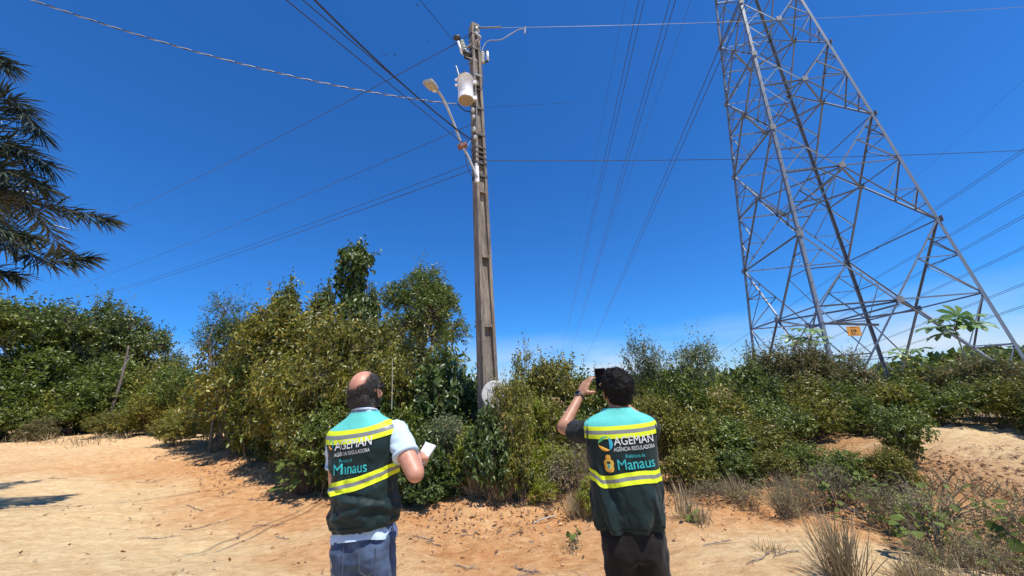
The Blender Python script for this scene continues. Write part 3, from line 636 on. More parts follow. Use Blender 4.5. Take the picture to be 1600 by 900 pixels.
for i in range(2): K['oliver', i] = plantkind('shrub', 75 + i, 'olive', 1.7, 1.3, nclu=680, per=9, L=.125, wr=.40, hi=False, droop=.1, twig=.30, nblob=15, blob=(.18, .36), shoots=7, gap=-.34)
for i in range(3): K['tree', i] = plantkind('tree', 80 + i, ('tree', 'green', 'tree')[i], 7.5, 3.3, True, .15, 1, .25, nclu=1350, per=10, L=.24, wr=.48, hi=False, droop=.05, twig=.6, nblob=26, zlo=.28, blob=(.13, .30), flat=.55, up=.2)
for i in range(2): K['round', i] = plantkind('tree', 90 + i, 'tree', 7.0, 2.2, True, .12, 1, .12, nclu=2100, per=9, L=.13, wr=.42, hi=False, droop=.1, twig=.35, nblob=22, zlo=.38, blob=(.18, .32))
K['feather', 0] = plantkind('tree', 97, 'dark', 5.6, 1.7, True, .08, 1, .2, nclu=640, per=12, L=.13, wr=.28, hi=False, twig=.55, nblob=10, zlo=.5, blob=(.25, .42), flat=.45, droop=.1, up=.1)
K['leafy', 0] = plantkind('tree', 98, 'green', 5.2, 1.7, True, .09, 1, .1, nclu=900, per=9, L=.19, wr=.5, hi=True, droop=.2, twig=.35, nblob=14, zlo=.35, blob=(.2, .36))
rg = rng_of(99); colb = [(.1 * math.sin(z * 2.1), .1 * math.cos(z * 1.7), z, .40) for z in np.arange(1.2, 5.3, .42)] + [(.3, .0, 5.35, .42), (-.1, 0, 5.6, .34), (.55, .1, 5.25, .26), (.75, -.1, 3.6, .5), (.8, 0, 2.9, .6), (-.6, .1, 3.0, .55), (.45, 0, 4.1, .3)]
K['vine', 0] = plantkind('tree', 99, 'dark', 6.0, .9, True, .04, 1, .02, nclu=1000, per=9, L=.17, wr=.58, hi=True, twig=.2, blobs=colb, droop=.7, up=.1)
for i in range(2): K['brush', i] = plantkind('dry_brush', 120 + i, 'brush', 1.0, .75, tr=.014, nst=16, frac=1.0, nclu=300, per=4, L=.055, wr=.40, hi=True, twig=.22, nblob=10, up=.7, droop=.05)
kcount = {}
rp = random.Random(5)
def plant(kind, px, dist, top, half, label, group=None, name=None, cat=None, var=None, dz=0, narrow=.8):
    vs = [k for k in K if k[0] == kind]; n = kcount.get(kind, 0); kcount[kind] = n + 1
    k = K[vs[(n if var is None else var) % len(vs)]]
    p = at(px, 600, dist); x, y = p[0], p[1]; z = gz(x, y) + dz; ptop = at(px, top, dist)
    hh = max(.25, ptop[2] - z); depth = p @ FWD - CAMH * FWD[2]
    sz = hh / k['h']; sx = max(narrow * sz, min(1.35 * sz, half / FPX * depth / k['r']))
    e = empty(name or k['name'], (x, y, z), rp.uniform(0, 6.28)); e.scale = (sx, sx, sz)
    f = link('crown' if k['single'] else 'foliage', k['leaf'], e); tag(f, kind='stuff'); link('trunk' if k['single'] else 'stems', k['stem'], e)
    tag(e, label, cat or ('tree' if k['single'] else 'dry brush' if k['name'] == 'dry_brush' else 'shrub'), group); return e
# trees across the track on the left
GL = 'trees beyond the sandy track'
plant('tree', 20, 33.0, 462, 70, 'broad leafy tree behind the palm fronds at the left edge', GL, 'broadleaf_tree')
plant('tree', 92, 31.7, 480, 62, 'dark leafy tree beyond the track right of the palm', GL, 'broadleaf_tree')
plant('tree', 135, 38.3, 464, 60, 'taller tree at the back of the left grove', GL, 'broadleaf_tree')
plant('tree', 200, 34.3, 484, 46, 'flat-topped tree at the right end of the left grove', GL, 'broadleaf_tree')
plant('tree', -45, 29.0, 455, 80, 'leafy tree half hidden past the left edge behind the palm', GL, 'broadleaf_tree')
plant('tree', 255, 39.6, 548, 40, 'low far tree in the gap right of the left grove', GL, 'broadleaf_tree')
plant('round', 165, 42.2, 500, 50, 'round-headed tree behind the bare leaning trunk', GL, 'broadleaf_tree')
GU = 'understorey along the track'
ORD = ['leftmost', 'second from left', 'third from left', 'fourth from left', 'fifth from left', 'sixth from left', 'seventh from left', 'eighth from left', 'ninth from left', 'tenth from left']
def row(rows, what, group):
    rows = sorted(rows, key=lambda q: q[0])
    for i, (px, d, t, hw, kd) in enumerate(rows): plant(kd, px, d, t, hw, (ORD[i] if i < len(rows) - 1 else 'rightmost') + ' ' + what, group)
row(((-30, 27.7, 560, 60, 'green'), (30, 29.0, 555, 60, 'hedge'), (85, 30.4, 565, 55, 'green'), (140, 30.4, 548, 50, 'hedge'), (165, 27.7, 590, 55, 'green'), (190, 29.0, 560, 45, 'green'), (235, 27.7, 560, 42, 'oliver'), (275, 25.1, 566, 40, 'green'), (300, 22.4, 575, 38, 'green')), 'of the taller shrubs across the track', GU)
row(((0, 26.4, 610, 55, 'hedge'), (60, 27.7, 615, 55, 'oliver'), (120, 27.1, 618, 50, 'hedge'), (215, 25.7, 612, 45, 'hedge'), (265, 23.1, 612, 45, 'oliver'), (312, 19.5, 622, 40, 'green'), (348, 17.0, 612, 36, 'hedge')), 'of the lower shrubs across the track', GU)
row(((175, 24.6, 640, 45, 'oliver'), (235, 23.5, 636, 45, 'oliver'), (285, 17.5, 640, 40, 'oliver')), 'of three low yellow-green shrubs at the track edge', 'low shrubs at the track edge')
plant('brown', 80, 25.7, 650, 40, 'low rust-brown dead shrub at the track bend under the left grove')
# bare leaning trunk
dt = empty('dead_tree', (0, 0, 0)); a = at(172, 640, 27); b = at(201, 540, 27); MB().tube(smooth_path([a - (0, 0, .6), a * .55 + b * .45 + np.array([.12, 0, 0]), b], 12), np.linspace(.085, .04, 12), 8).build('trunk', M_BARK, dt, True)
MB().tube([a * .4 + b * .6, a * .35 + b * .65 + (.25, 0, .45)], (.04, .015), 5).build('branch', M_BARKP, dt); tag(dt, 'bare pale leaning trunk among the left thicket', 'tree')
# middle thicket
plant('feather', 346, 14.5, 454, 44, 'dark feathery flat-crowned tree left of the central thicket', None, 'feathery_tree')
plant('leafy', 425, 13, 438, 40, 'rounded leafy tree rising behind the olive thicket', None, 'broadleaf_tree', narrow=.5)
plant('leafy', 490, 12.6, 442, 38, 'leafy tree left of the vine-covered column', None, 'broadleaf_tree', narrow=.5)
plant('leafy', 568, 12.4, 448, 28, 'leafy tree right of the vine-covered column', None, 'broadleaf_tree', narrow=.4)
plant('vine', 540, 11.5, 384, 40, 'tall column of dark vine-covered trunk above the thicket', None, 'vine_covered_tree')
plant('round', 660, 16, 414, 78, 'large fine-leaved round tree left of the concrete pole', None, 'round_tree')
plant('round', 605, 20, 492, 45, 'farther round tree glimpsed between vine column and round tree', None, 'round_tree')
GO = 'olive shrubs of the central thicket'
row(((364, 15.5, 512, 32, 'olive'), (394, 14.0, 484, 38, 'olive'), (418, 12.8, 468, 46, 'olive'), (460, 11.6, 466, 46, 'olive'), (505, 9.6, 478, 52, 'olive'), (560, 9.3, 494, 52, 'olive'), (612, 9.4, 516, 46, 'olive'), (660, 9.6, 508, 48, 'olive')), 'of the tall shrubs topping the central thicket', GO)
row(((360, 16.5, 575, 26, 'green'), (396, 14.2, 575, 32, 'olive'), (428, 12.4, 548, 40, 'green'), (455, 10.2, 540, 50, 'olive'), (510, 8.5, 548, 60, 'olive'), (585, 8.3, 556, 56, 'olive'), (645, 8.2, 550, 50, 'olive')), 'of the nearer shrubs half way up the thicket', GO)
row(((426, 13.0, 618, 36, 'green'), (452, 11.4, 620, 40, 'dark'), (478, 9.8, 622, 46, 'green'), (525, 7.8, 628, 52, 'green'), (580, 7.4, 632, 50, 'dark'), (635, 7.2, 630, 46, 'green')), 'of the dark shrubs at the thicket foot', 'dark undergrowth of the central thicket')
row(((388, 13.4, 648, 26, 'green'), (412, 12.2, 652, 28, 'oliver'), (440, 11.0, 655, 30, 'green'), (468, 9.9, 660, 32, 'oliver'), (505, 8.9, 668, 34, 'green'), (540, 8.0, 680, 34, 'dark')), 'of the knee-high shrubs spilling onto the sand below the thicket', 'low shrubs spilling onto the sand')
plant('bright', 708, 8.4, 506, 36, 'bright pinnate-leaved shrub rising left of the pole', None, 'pinnate_shrub', narrow=.45)
plant('dark', 705, 8.0, 560, 46, 'dark glossy shrub tucked against the left of the pole', None)
plant('dark', 725, 7.5, 612, 40, 'dark shrub at the foot of the pole left of the round board', None)
plant('olive', 818, 7.5, 538, 38, 'yellowing shrub right of the pole above the round board', None, 'yellowing_shrub', narrow=.5)
plant('bright', 822, 6.9, 592, 32, 'light green drooping shrub just right of the round board', None, narrow=.45)
plant('olive', 868, 7.8, 553, 42, 'olive shrub between the pole and the raised phone', None)
plant('green', 920, 8.3, 575, 46, 'green shrub behind the raised phone and arm', None)
plant('olive', 850, 7.2, 612, 46, 'olive shrub below the gap between pole and phone', None)
plant('green', 900, 7.3, 640, 44, 'green shrub behind the bent elbow of the man with phone', None)
plant('dark', 652, 6.5, 672, 40, 'glossy dark shrub right beside the notepad', None)
plant('grey', 700, 6.7, 640, 38, 'narrow-leaved grey-green shrub right of the notepad', None)
plant('bright', 738, 6.4, 660, 34, 'light green shrub in front of the pole foot', None, narrow=.5)
plant('dark', 668, 6.25, 742, 38, 'low dark glossy shrub on the bank below the notepad', None)
plant('dark', 716, 6.35, 716, 36, 'dark low shrub beside the dry grass tussocks', None)
plant('bright', 805, 6.4, 672, 40, 'light drooping shrub midway between the two men', None)
plant('bright', 838, 6.0, 745, 22, 'small bright drooping sapling on the bank between the men', None, narrow=.5)
plant('bright', 862, 6.6, 690, 38, 'yellow-green shrub below the bent elbow', None)
plant('bright', 905, 5.7, 735, 24, 'bright leafy sapling touching the left side of the dark vest', None, narrow=.5)
plant('olive', 960, 8.8, 580, 46, 'olive shrub hidden behind the black-haired head', None)
plant('olive', 800, 6.1, 584, 20, 'slender light shrub hiding the right rim of the round board', None, narrow=.45)
plant('dark', 768, 6.1, 634, 28, 'small green shrub hiding the lower rim of the round board', None, narrow=.6)
# right-hand scrub
plant('grey', 1018, 9.6, 515, 34, 'tall grey-green narrow-leaved shrub right of the black-haired man', None, narrow=.55)
plant('grey', 1088, 9.6, 522, 40, 'bushy grey-green shrub with pale shoots right of the tall one', None, narrow=.6)
plant('green', 1050, 9.0, 570, 50, 'green shrub below the pair of grey-green shrubs', None)
plant('olive', 1010, 7.6, 610, 44, 'olive shrub at the right shoulder of the man with phone', None)
plant('hedge', 1150, 11, 562, 44, 'dark low shrub left of the tower left leg', None)
plant('brown', 1215, 12, 532, 46, 'brown-tipped shrub at the foot of the tower left leg', None)
plant('brown', 1270, 11.8, 528, 48, 'tall brown-tipped shrub below the orange plate', None)
plant('brown', 1330, 12.2, 545, 50, 'brown-tipped shrub right of the orange plate', None)
GR = 'scrub in front of the tower'
row(((1385, 13, 577, 50, 'hedge'), (1440, 13, 573, 50, 'oliver'), (1500, 13, 566, 52, 'brown'), (1553, 12.6, 548, 46, 'brown'), (1605, 12.4, 555, 50, 'brown'), (1660, 12, 560, 55, 'brown')), 'of the back row of scrub right of the orange plate', GR)
row(((1180, 10.2, 590, 50, 'hedge'), (1245, 10.6, 585, 52, 'oliver'), (1310, 11, 588, 55, 'hedge'), (1375, 11.4, 596, 55, 'oliver'), (1440, 11.4, 594, 55, 'hedge'), (1510, 11.4, 590, 55, 'hedge'), (1580, 11.2, 588, 55, 'oliver'), (1650, 11, 586, 60, 'hedge')), 'of the middle row of scrub before the tower', GR)
row(((1125, 9.2, 602, 50, 'oliver'), (1190, 9.4, 620, 50, 'hedge'), (1260, 9.8, 618, 55, 'oliver'), (1335, 10.2, 618, 50, 'hedge')), 'of the four front scrub bushes left of the sand mound', GR)
GN = 'low scrub on the right bank'
row(((1060, 7.4, 640, 48, 'oliver'), (1110, 7.6, 648, 48, 'green'), (1165, 7.8, 656, 46, 'oliver'), (1225, 7.4, 690, 38, 'green'), (1290, 7.2, 700, 34, 'green'), (1345, 7.3, 696, 34, 'oliver')), 'of the low shrubs on the bank right of the man', GN)
row(((1060, 6.7, 690, 40, 'oliver'), (1120, 6.7, 700, 44, 'green'), (1185, 6.9, 700, 40, 'oliver')), 'of three small shrubs at the front of the right bank', GN)
plant('green', 1385, 8.2, 632, 36, 'leafy green shrub overhanging the pale sand mound', None)
row(((1205, 6.3, 720, 34, 'brush'), (1258, 6.4, 712, 36, 'brush'), (1320, 6.0, 728, 34, 'brush'), (1385, 5.6, 738, 34, 'brush'), (1478, 5.7, 748, 28, 'brush'), (1530, 5.6, 752, 28, 'brush')), 'of the dry twiggy brush clumps on the right bank', 'dry brush on the right bank')
row(((1362, 4.8, 808, 30, 'brush'), (1445, 4.7, 812, 28, 'brush'), (1540, 4.5, 825, 30, 'brush')), 'of three low dry brush clumps near the lower right corner', 'dry brush near the corner')
row(((1080, 6.0, 745, 30, 'brush'), (1135, 6.0, 742, 32, 'brush'), (1185, 5.7, 756, 28, 'brush')), 'of three dry brush clumps right of the man with phone', 'dry brush by the man')
plant('brush', 880, 6.1, 660, 34, 'dry twiggy brush below the bent elbow', None, cat='shrub')
# scrub beyond the picture's sides and behind
for px, d, t, hw, kd in ((1760, 11, 560, 70, 'hedge'), (1720, 13, 550, 60, 'brown')): plant(kd, px, d, t, hw, ('dark' if kd == 'hedge' else 'brown-tipped') + ' scrub bush just past the right edge of the view', 'scrub past the right edge')
for px, d, t, hw, kd in ((-140, 28, 540, 80, 'hedge'), (-120, 34, 470, 80, 'tree')): plant(kd, px, d, t, hw, ('low bush' if kd == 'hedge' else 'leafy tree') + ' just past the left edge of the view', 'growth past the left edge')
# far belt of forest on the horizon
fb = []
rg = rng_of(7)
def far_forest():
    Vs, Fs, n0 = [], [], 0
    for i in range(110):
        az = math.radians(rg.uniform(-62, 66)); d = rg.uniform(60, 130); x, y = d * math.sin(az), d * math.cos(az); n = 260; R = rg.uniform(2.5, 4.5); H = rg.uniform(2.5, 4.2)
        u = unit(rg.normal(size=(n, 3))); P = u * np.array([R, R, H * .55]) * rg.uniform(.6, 1, (n, 1)) + (x, y, gz(x, y) + H * .5)
        V, F = leaf_geo(P, rg.normal(size=(n, 3)), rg.normal(size=(n, 3)) + (0, 0, .6), rg.uniform(.7, 1.3, n), rg.uniform(.25, .5, n), hi=False); Vs.append(V); Fs.append(F + n0); n0 += len(V)
    o = link('distant_forest', mesh_np('distant_forest', np.concatenate(Vs), np.concatenate(Fs), LM['tree'])); tag(o, 'dark belt of distant forest along the horizon', 'forest', kind='stuff')
far_forest()

# broad-leaved plants with leaves large enough to pick out
def big_leaf_mesh(name, mat, lobes=None):
    n = 7; V = []; F = []
    prof = [(0, .02), (.08, .30), (.25, .47), (.45, .46), (.65, .36), (.85, .18), (1, .01)]
    for t, w_ in prof:
        for s in (-1, -.5, 0, .5, 1): V.append((s * w_, t, -.22 * t * t + .16 * abs(s) * w_ + .02 * math.sin(9 * t) * abs(s)))
    for i in range(n - 1):
        for j in range(4): F.append((i * 5 + j, i * 5 + j + 1, i * 5 + j + 6, i * 5 + j + 5))
    me = bpy.data.meshes.new(name); me.from_pydata(V, [], F); me.materials.append(mat); me.polygons.foreach_set('use_smooth', np.ones(len(F), bool)); me.update(); return me
BIGL = big_leaf_mesh('leaf', LM['big'])
def orient(o, p, D, N, s, parent):
    D = np.asarray(D) / np.linalg.norm(D); X = np.cross(D, N); X /= np.linalg.norm(X) + 1e-9; N = np.cross(X, D); m = np.eye(4)
    m[:3, 0] = X * s; m[:3, 1] = D * s; m[:3, 2] = N * s; m[:3, 3] = p; o.parent = parent; o.matrix_local = Matrix(m.tolist())
def broad_plant(px, py, dist, h, r, n, s, label, seed, name='broadleaf_plant'):
    rg = rng_of(seed); p = at(px, py, dist); z = gz(p[0], p[1]); e = empty(name, (p[0], p[1], z)); tag(e, label, 'plant', 'broad-leaved plants'); mb = MB()
    for i in range(n):
        a = rg.uniform(0, 6.28); q = r * math.sqrt(rg.uniform(.05, 1)); hz = h * rg.uniform(.25, 1) * (1 - .35 * q / r); P = np.array([q * math.cos(a), q * math.sin(a), hz])
        D = np.array([math.cos(a), math.sin(a), rg.uniform(-.6, .3)]) + rg.normal(size=3) * .4; N = np.array([.15, -.1, 1.]) + rg.normal(size=3) * .35 + np.array([.1, -.25, 0])
        o = bpy.data.objects.new('leaf', BIGL); COL.objects.link(o); orient(o, P, D, N, s * rg.uniform(.65, 1.2), e)
        mb.tube([(q * .15 * math.cos(a), q * .15 * math.sin(a), -.05), P * (.6, .6, .6), P], (.006, .004, .003), 4, cap=False)
    mb.build('stems', M_BARK, e); return e
broad_plant(480, 735, 8.3, .85, .46, 120, .125, 'clump of rounded bright green leaves at the left elbow of the balding man', 1)
broad_plant(1425, 720, 6.4, .60, .50, 80, .075, 'broad-leaved weed clump in front of the pale sand mound', 2)
broad_plant(1440, 790, 5.2, .50, .30, 60, .075, 'larger-leaved weed at the front of the right bank', 3)
broad_plant(1370, 745, 6.2, .5, .5, 70, .07, 'broad-leaved weeds left of the larger-leaved one', 4)
broad_plant(1592, 760, 5.4, .62, .26, 50, .085, 'tall broad-leaved weed at the right edge of the picture', 5)
broad_plant(1295, 740, 6.6, .5, .45, 60, .07, 'low broad-leaved weeds behind the dry grass clump', 6)
broad_plant(1545, 870, 4.0, .18, .34, 28, .06, 'small fine-leaved weed near the lower right corner', 7)
broad_plant(900, 845, 4.75, .16, .10, 9, .09, 'tiny sapling with pale leaves left of the dark trousers', 8, 'sapling')
broad_plant(1075, 810, 5.2, .14, .08, 8, .07, 'tiny green sprout beside the thin dry grass tuft', 9, 'sapling')
plant('bright', 338, 16, 600, 24, 'pale green shrub at the left end of the thicket', None, narrow=.6)
plant('bright', 243, 25.5, 600, 30, 'bright pale shrub below the bare leaning trunk', None)
# cecropia: a palmate crown of lobed leaves on a thin stem
def lobed_leaf():
    V = []; F = []; k = 8
    for i in range(k):
        a = math.radians(-145 + 290 * i / (k - 1)); l = .5 * (1 - .18 * abs(a) / 2.5); d = np.array([math.sin(a), math.cos(a), 0]); sd = np.array([math.cos(a), -math.sin(a), 0]); b = len(V)
        for t, w_, dz in ((.04, .015, 0), (.45, .065, .02), (.8, .085, -.03), (1, .01, -.10)):
            V += [d * l * t - sd * w_ + (0, 0, dz), d * l * t + (0, 0, dz - .015), d * l * t + sd * w_ + (0, 0, dz)]
        for q in range(3):
            for j in (0, 1): F.append((b + q * 3 + j, b + q * 3 + j + 1, b + q * 3 + j + 4, b + q * 3 + j + 3))
    me = bpy.data.meshes.new('leaf'); me.from_pydata([tuple(v) for v in V], [], F); me.materials.append(LM['cec']); me.update(); return me
CEC = lobed_leaf()
CECY = CEC.copy(); CECY.materials.clear(); CECY.materials.append(simple('yellow_lobed_leaf', (.42, .33, .05), (.55, .42, .08), .5, 0, 5))
def cecropia(px, py, dist, pts, s, label, seed, green=None):
    rg = rng_of(seed); top = at(px, py, dist); z = gz(top[0], top[1]); e = empty('cecropia_tree', (top[0], top[1], z)); tag(e, label, 'tree', 'young lobed-leaved trees'); H = top[2] - z
    MB().tube(smooth_path([(.04, 0, -.2), (.0, .02, H * .5), (0, 0, H)], 10), np.linspace(.022, .012, 10), 7).build('trunk', M_BARKP, e, True); mb = MB()
    for i, (dx, dy, yl) in enumerate(pts):
        q = at(px + dx, py + dy, dist + rg.uniform(-.3, .3)) - np.array([top[0], top[1], z]); mb.tube([(0, 0, H - .05 - .1 * rg.random()), q * .6 + np.array([0, 0, H]) * .4 + (0, 0, .06), q], (.009, .007, .006), 5)
        o = bpy.data.objects.new('leaf', CECY if yl else CEC); COL.objects.link(o); out = unit((q - np.array([0, 0, H]))[None])[0]
        orient(o, q, out * (1, 1, .3) + rg.normal(size=3) * .1, np.array([0, -.35, 1]) + rg.normal(size=3) * .2, s * rg.uniform(.85, 1.15), e)
    mb.build('leaf_stalks', M_BARK, e)
cecropia(1490, 508, 13.6, [(-28, 4, 0), (-14, -8, 0), (6, -14, 0), (24, -14, 0), (30, -2, 0), (-16, 14, 0), (10, 0, 0)], .78, 'pale lobed-leaved sapling before the right side of the tower', 1)
cecropia(1420, 552, 13.4, [(-20, 0, 0), (-6, -6, 0), (14, -6, 0), (-12, 5, 0), (14, 14, 1)], .62, 'small lobed-leaved sapling with one yellow leaf below the tower', 2)
cecropia(1262, 524, 12.5, [(-24, 4, 0), (-10, -10, 0), (8, -8, 0), (22, 2, 0), (0, 6, 0), (-16, 12, 0), (16, 10, 0)], .58, 'darker lobed-leaved sapling left of the orange plate', 3)

# ------------------------------------------------------------------ palm on the left
M_RACH = simple('green_frond_rib', (.05, .065, .03), (.09, .10, .05), .5, 0, 9)
def palm():
    c = at(-95, 300, 10.6); z = gz(c[0], c[1]); e = empty('palm_tree', (c[0], c[1], z)); tag(e, 'dark palm with drooping feathery fronds reaching in from the left edge', 'palm tree'); H = c[2] - z; rg = rng_of(3)
    MB().tube([(0, 0, -.3), (.03, 0, H * .5), (0, 0, H)], (.2, .15, .13), 10).build('trunk', M_BARK, e, True)
    def frond(mid, tip, lw):
        base = np.array([0, 0, H]); P = smooth_path([base, mid, tip], 46); mb = MB(); mb.tube(P, np.linspace(.022, .004, 46), 5)
        fr = mb.build('frond', M_RACH, e, True); ii = np.repeat(np.arange(46), 6); keep = ii > 4; ii = ii[keep]; side = np.tile([1, -1] * 3, 46)[keep]
        tan = np.gradient(P, axis=0); tan = unit(tan); t = ii / 45.
        sv = unit(np.cross(tan, (0, 0, 1)))[ii] * side[:, None]; rot_ = rg.uniform(-.9, .9, len(ii)); dn = np.cross(tan[ii], sv); dn = dn * np.sign(dn[:, 2:3]); sv2 = sv * np.cos(rot_)[:, None] + dn * np.sin(rot_)[:, None]; D = unit(tan[ii] * .60 + sv2 * (1 - .45 * t)[:, None] + rg.normal(size=(len(ii), 3)) * .10)
        L = 1.45 * lw * (1 - .45 * t) * rg.uniform(.8, 1.15, len(ii)) * np.clip(.5 + 4 * t, 0, 1); N = unit(np.cross(D, sv) * side[:, None] * -1 + rg.normal(size=(len(ii), 3)) * .3)
        V, F = leaf_geo(P[ii], D, N, L, np.full(len(ii), .0185), fold=.45, curl=.28, hi=True)
        o = link('leaflets', mesh_np('leaflets', V, F, LM['palm']), fr); tag(o, kind='stuff')
    def L(px, py, d): return at(px, py, d + 2.4) - np.array([c[0], c[1], z])
    for (mx_, my_, md, tx, ty, td, lw) in ((70, 322, 7.6, 168, 344, 7.2, .40), (50, 398, 7.5, 136, 406, 7.2, .38), (-20, 262, 7.4, 66, 292, 7.0, .45), (-10, 225, 7.6, 74, 258, 7.3, .50), (-5, 158, 7.8, 60, 205, 7.5, .5), (-50, 95, 8, 10, 100, 7.7, .42), (-60, 400, 7.6, 20, 432, 7.4, .4), (-40, 345, 7.2, 46, 372, 6.9, .40)):
        frond(L(mx_, my_, md), L(tx, ty, td), lw)
    for k in range(9):
        a = math.radians(100 + k * 24); d = np.array([math.cos(a), math.sin(a), 0]); frond(np.array([0, 0, H + .55]) + d * 1.0, np.array([0, 0, H - .2]) + d * 2.1, .5)
palm()

# ------------------------------------------------------------------ dry grass, litter, twigs
def tuft(px, py, dist, n, h, spread, label, seed, green=.0, dirb=None):
    rg = rng_of(seed); p = at(px, py, dist); z = gz(p[0], p[1]); a = rg.uniform(0, 6.28, n); lean = np.abs(rg.normal(0, spread, n))
    D = np.stack([np.cos(a) * lean, np.sin(a) * lean, np.ones(n)], 1) + (0 if dirb is None else np.array(dirb)); P = np.stack([rg.normal(0, .05, n), rg.normal(0, .05, n), np.full(n, -.03)], 1)
    Ls = h * rg.uniform(.45, 1.1, n); N = unit(rg.normal(size=(n, 3)) * (1, 1, .2)); V, F = leaf_geo(P, D, N, Ls, np.full(n, .0042) * rg.uniform(.6, 1.3, n), fold=.2, curl=.22, hi=True)
    o = link('grass_tuft', mesh_np('grass_tuft', V, F, LM['dry']), None, (p[0], p[1], z)); tag(o, label, 'grass tuft', 'dry grass tufts'); return o
tuft(1308, 855, 4.35, 260, .60, .36, 'tall stiff dry grass clump on the right foreground bank', 1)
tuft(1070, 800, 5.3, 90, .42, .12, 'thin upright dry tuft right of the dark trousers', 2)
tuft(1095, 815, 5.2, 120, .22, .8, 'low spreading dry tuft beside the upright one', 3)
tuft(780, 775, 6.1, 420, .42, .75, 'drooping brown grass tussock on the bank below the pole', 4)
tuft(742, 770, 6.2, 300, .45, .6, 'dark dry tussock under the shrubs left of the brown one', 5)
tuft(903, 790, 5.7, 380, .36, .75, 'dry grass tussock touching the left of the dark vest', 6)
tuft(1225, 770, 5.9, 260, .55, .5, 'dry grass clump leaning on the low right shrubs', 7)
tuft(1150, 770, 6.2, 220, .38, .7, 'grey dry tussock at the bank edge right of the man with phone', 8)
tuft(1480, 770, 5.3, 220, .34, .45, 'brown dry grass stand between the weeds on the right', 9)
tuft(1525, 770, 5.3, 180, .32, .45, 'brown grass stand just left of the right edge weed', 10)
tuft(1500, 850, 4.3, 200, .34, .6, 'pale dry tuft near the lower right corner', 11)
tuft(1410, 845, 4.6, 220, .26, .9, 'flattened dry grass between foreground clump and corner', 12)
tuft(890, 860, 4.6, 60, .14, .8, 'small dry sprig below the pale-leaved sapling', 13)
tuft(1555, 855, 4.2, 160, .26, .8, 'wispy dry tuft in the lower right corner', 14)
tuft(1195, 830, 4.7, 60, .16, .9, 'tiny dead sprig on the sand left of the tall clump', 15)
tuft(345, 668, 14.5, 200, .4, .6, 'dry grass at the left end of the thicket', 16)
def scatter():
    rg = rng_of(12)
    def edge(x): return 6.0 + .25 * np.sin(x * 1.3) + .62 * np.clip(-x - .6, 0, 9) - .10 * np.clip(x - 2, 0, 4) ** 1.6
    # dead leaves
    n = 6500; x = rg.uniform(-8, 7.5, n); y = edge(x) + rg.normal(.25, .55, n); y = np.where(rg.random(n) < .05, edge(x) - rg.uniform(0, 4, n), y); z = gh(x, y) + .008
    D = rg.normal(size=(n, 3)) * (1, 1, .25); N = rg.normal(size=(n, 3)) * .35 + (0, 0, 1); L = rg.uniform(.03, .085, n)
    V, F = leaf_geo(np.stack([x, y, z], 1), D, N, L, L * .24, fold=.5, curl=-.25, hi=False)
    o = link('leaf_litter', mesh_np('leaf_litter', V, F, LM['litter'])); tag(o, 'brown dead leaves strewn along the foot of the thicket', 'leaf litter', kind='stuff')
    # thin dry grass and weeds over the right bank
    n = 9000; x = rg.uniform(1.5, 9.5, n); y = edge(x) + rg.uniform(-.4, 2.6, n); m = (fbm(np.stack([x * .9, y * .9, 0 * x], 1), 3, 77) > -.05) & (np.hypot((x - 7.8) / 3.3, (y - 6.9) / 2.2) > 1); x, y = x[m], y[m]; n = len(x)
    z = gh(x, y) - .01; D = rg.normal(size=(n, 3)) * (.7, .7, .1) + (0, 0, 1); N = unit(rg.normal(size=(n, 3)) * (1, 1, .3)); L = rg.uniform(.08, .34, n)
    V, F = leaf_geo(np.stack([x, y, z], 1), D, N, L, np.full(n, .004), fold=.2, curl=.2, hi=False)
    o = link('dry_grass', mesh_np('dry_grass', V, F, LM['dry'])); tag(o, 'thin dry grass over the right bank', 'grass', kind='stuff')
    # fringe of dry grass at the far track edge
    n = 700; a = -.75 + .2 * np.sin(rg.uniform(0, 7, n) ** 1.3) * rg.uniform(0, 1, n); d = rg.uniform(22, 25.5, n) + 1.5 * np.sin(a * 40); x = np.sin(a) * d; y = np.cos(a) * d; z = gh(x, y)
    V, F = leaf_geo(np.stack([x, y, z], 1), rg.normal(size=(n, 3)) * (.6, .6, .1) + (0, 0, 1), rg.normal(size=(n, 3)), rg.uniform(.15, .5, n), np.full(n, .012), hi=False)
    o = link('dry_grass', mesh_np('dry_grass', V, F, LM['dry'])); tag(o, 'dry grass fringe along the far edge of the track', 'grass', kind='stuff')
    # clods and pebbles
    mb = MB(); n = 3800; x = rg.uniform(-9, 6.5, n); y = 3.4 + 7 * rg.uniform(0, 1, n) ** 1.5; keep = (y < edge(x) + .4) & (rg.random(n) < .03 + .97 * sst(-2.2, -.4, y - edge(x)))
    ico = [(0, 0, 1), (.9, 0, .2), (.25, .85, .2), (-.75, .5, .2), (-.7, -.55, .2), (.3, -.85, .2), (0, 0, -.6)]; fi = [(0, 1, 2), (0, 2, 3), (0, 3, 4), (0, 4, 5), (0, 5, 1), (6, 2, 1), (6, 3, 2), (6, 4, 3), (6, 5, 4), (6, 1, 5)]
    for q in np.nonzero(keep)[0]:
        s = rg.uniform(.006, .018) * (1 + 1.6 * (rg.random() < .06)); mb.add(np.array(ico) * s * rg.uniform(.7, 1.3, (7, 3)) + (x[q], y[q], gz(x[q], y[q]) + s * .2), fi)
    o = mb.build('soil_clods', simple('clay_clod', (.42, .22, .09), (.60, .38, .19), .95, 0, 20)); tag(o, 'small clay clods and pebbles scattered over the track', 'pebbles', kind='stuff')
scatter()
M_TWIG = simple('grey_twig', (.14, .10, .08), (.30, .24, .19), .85, 0, 30)
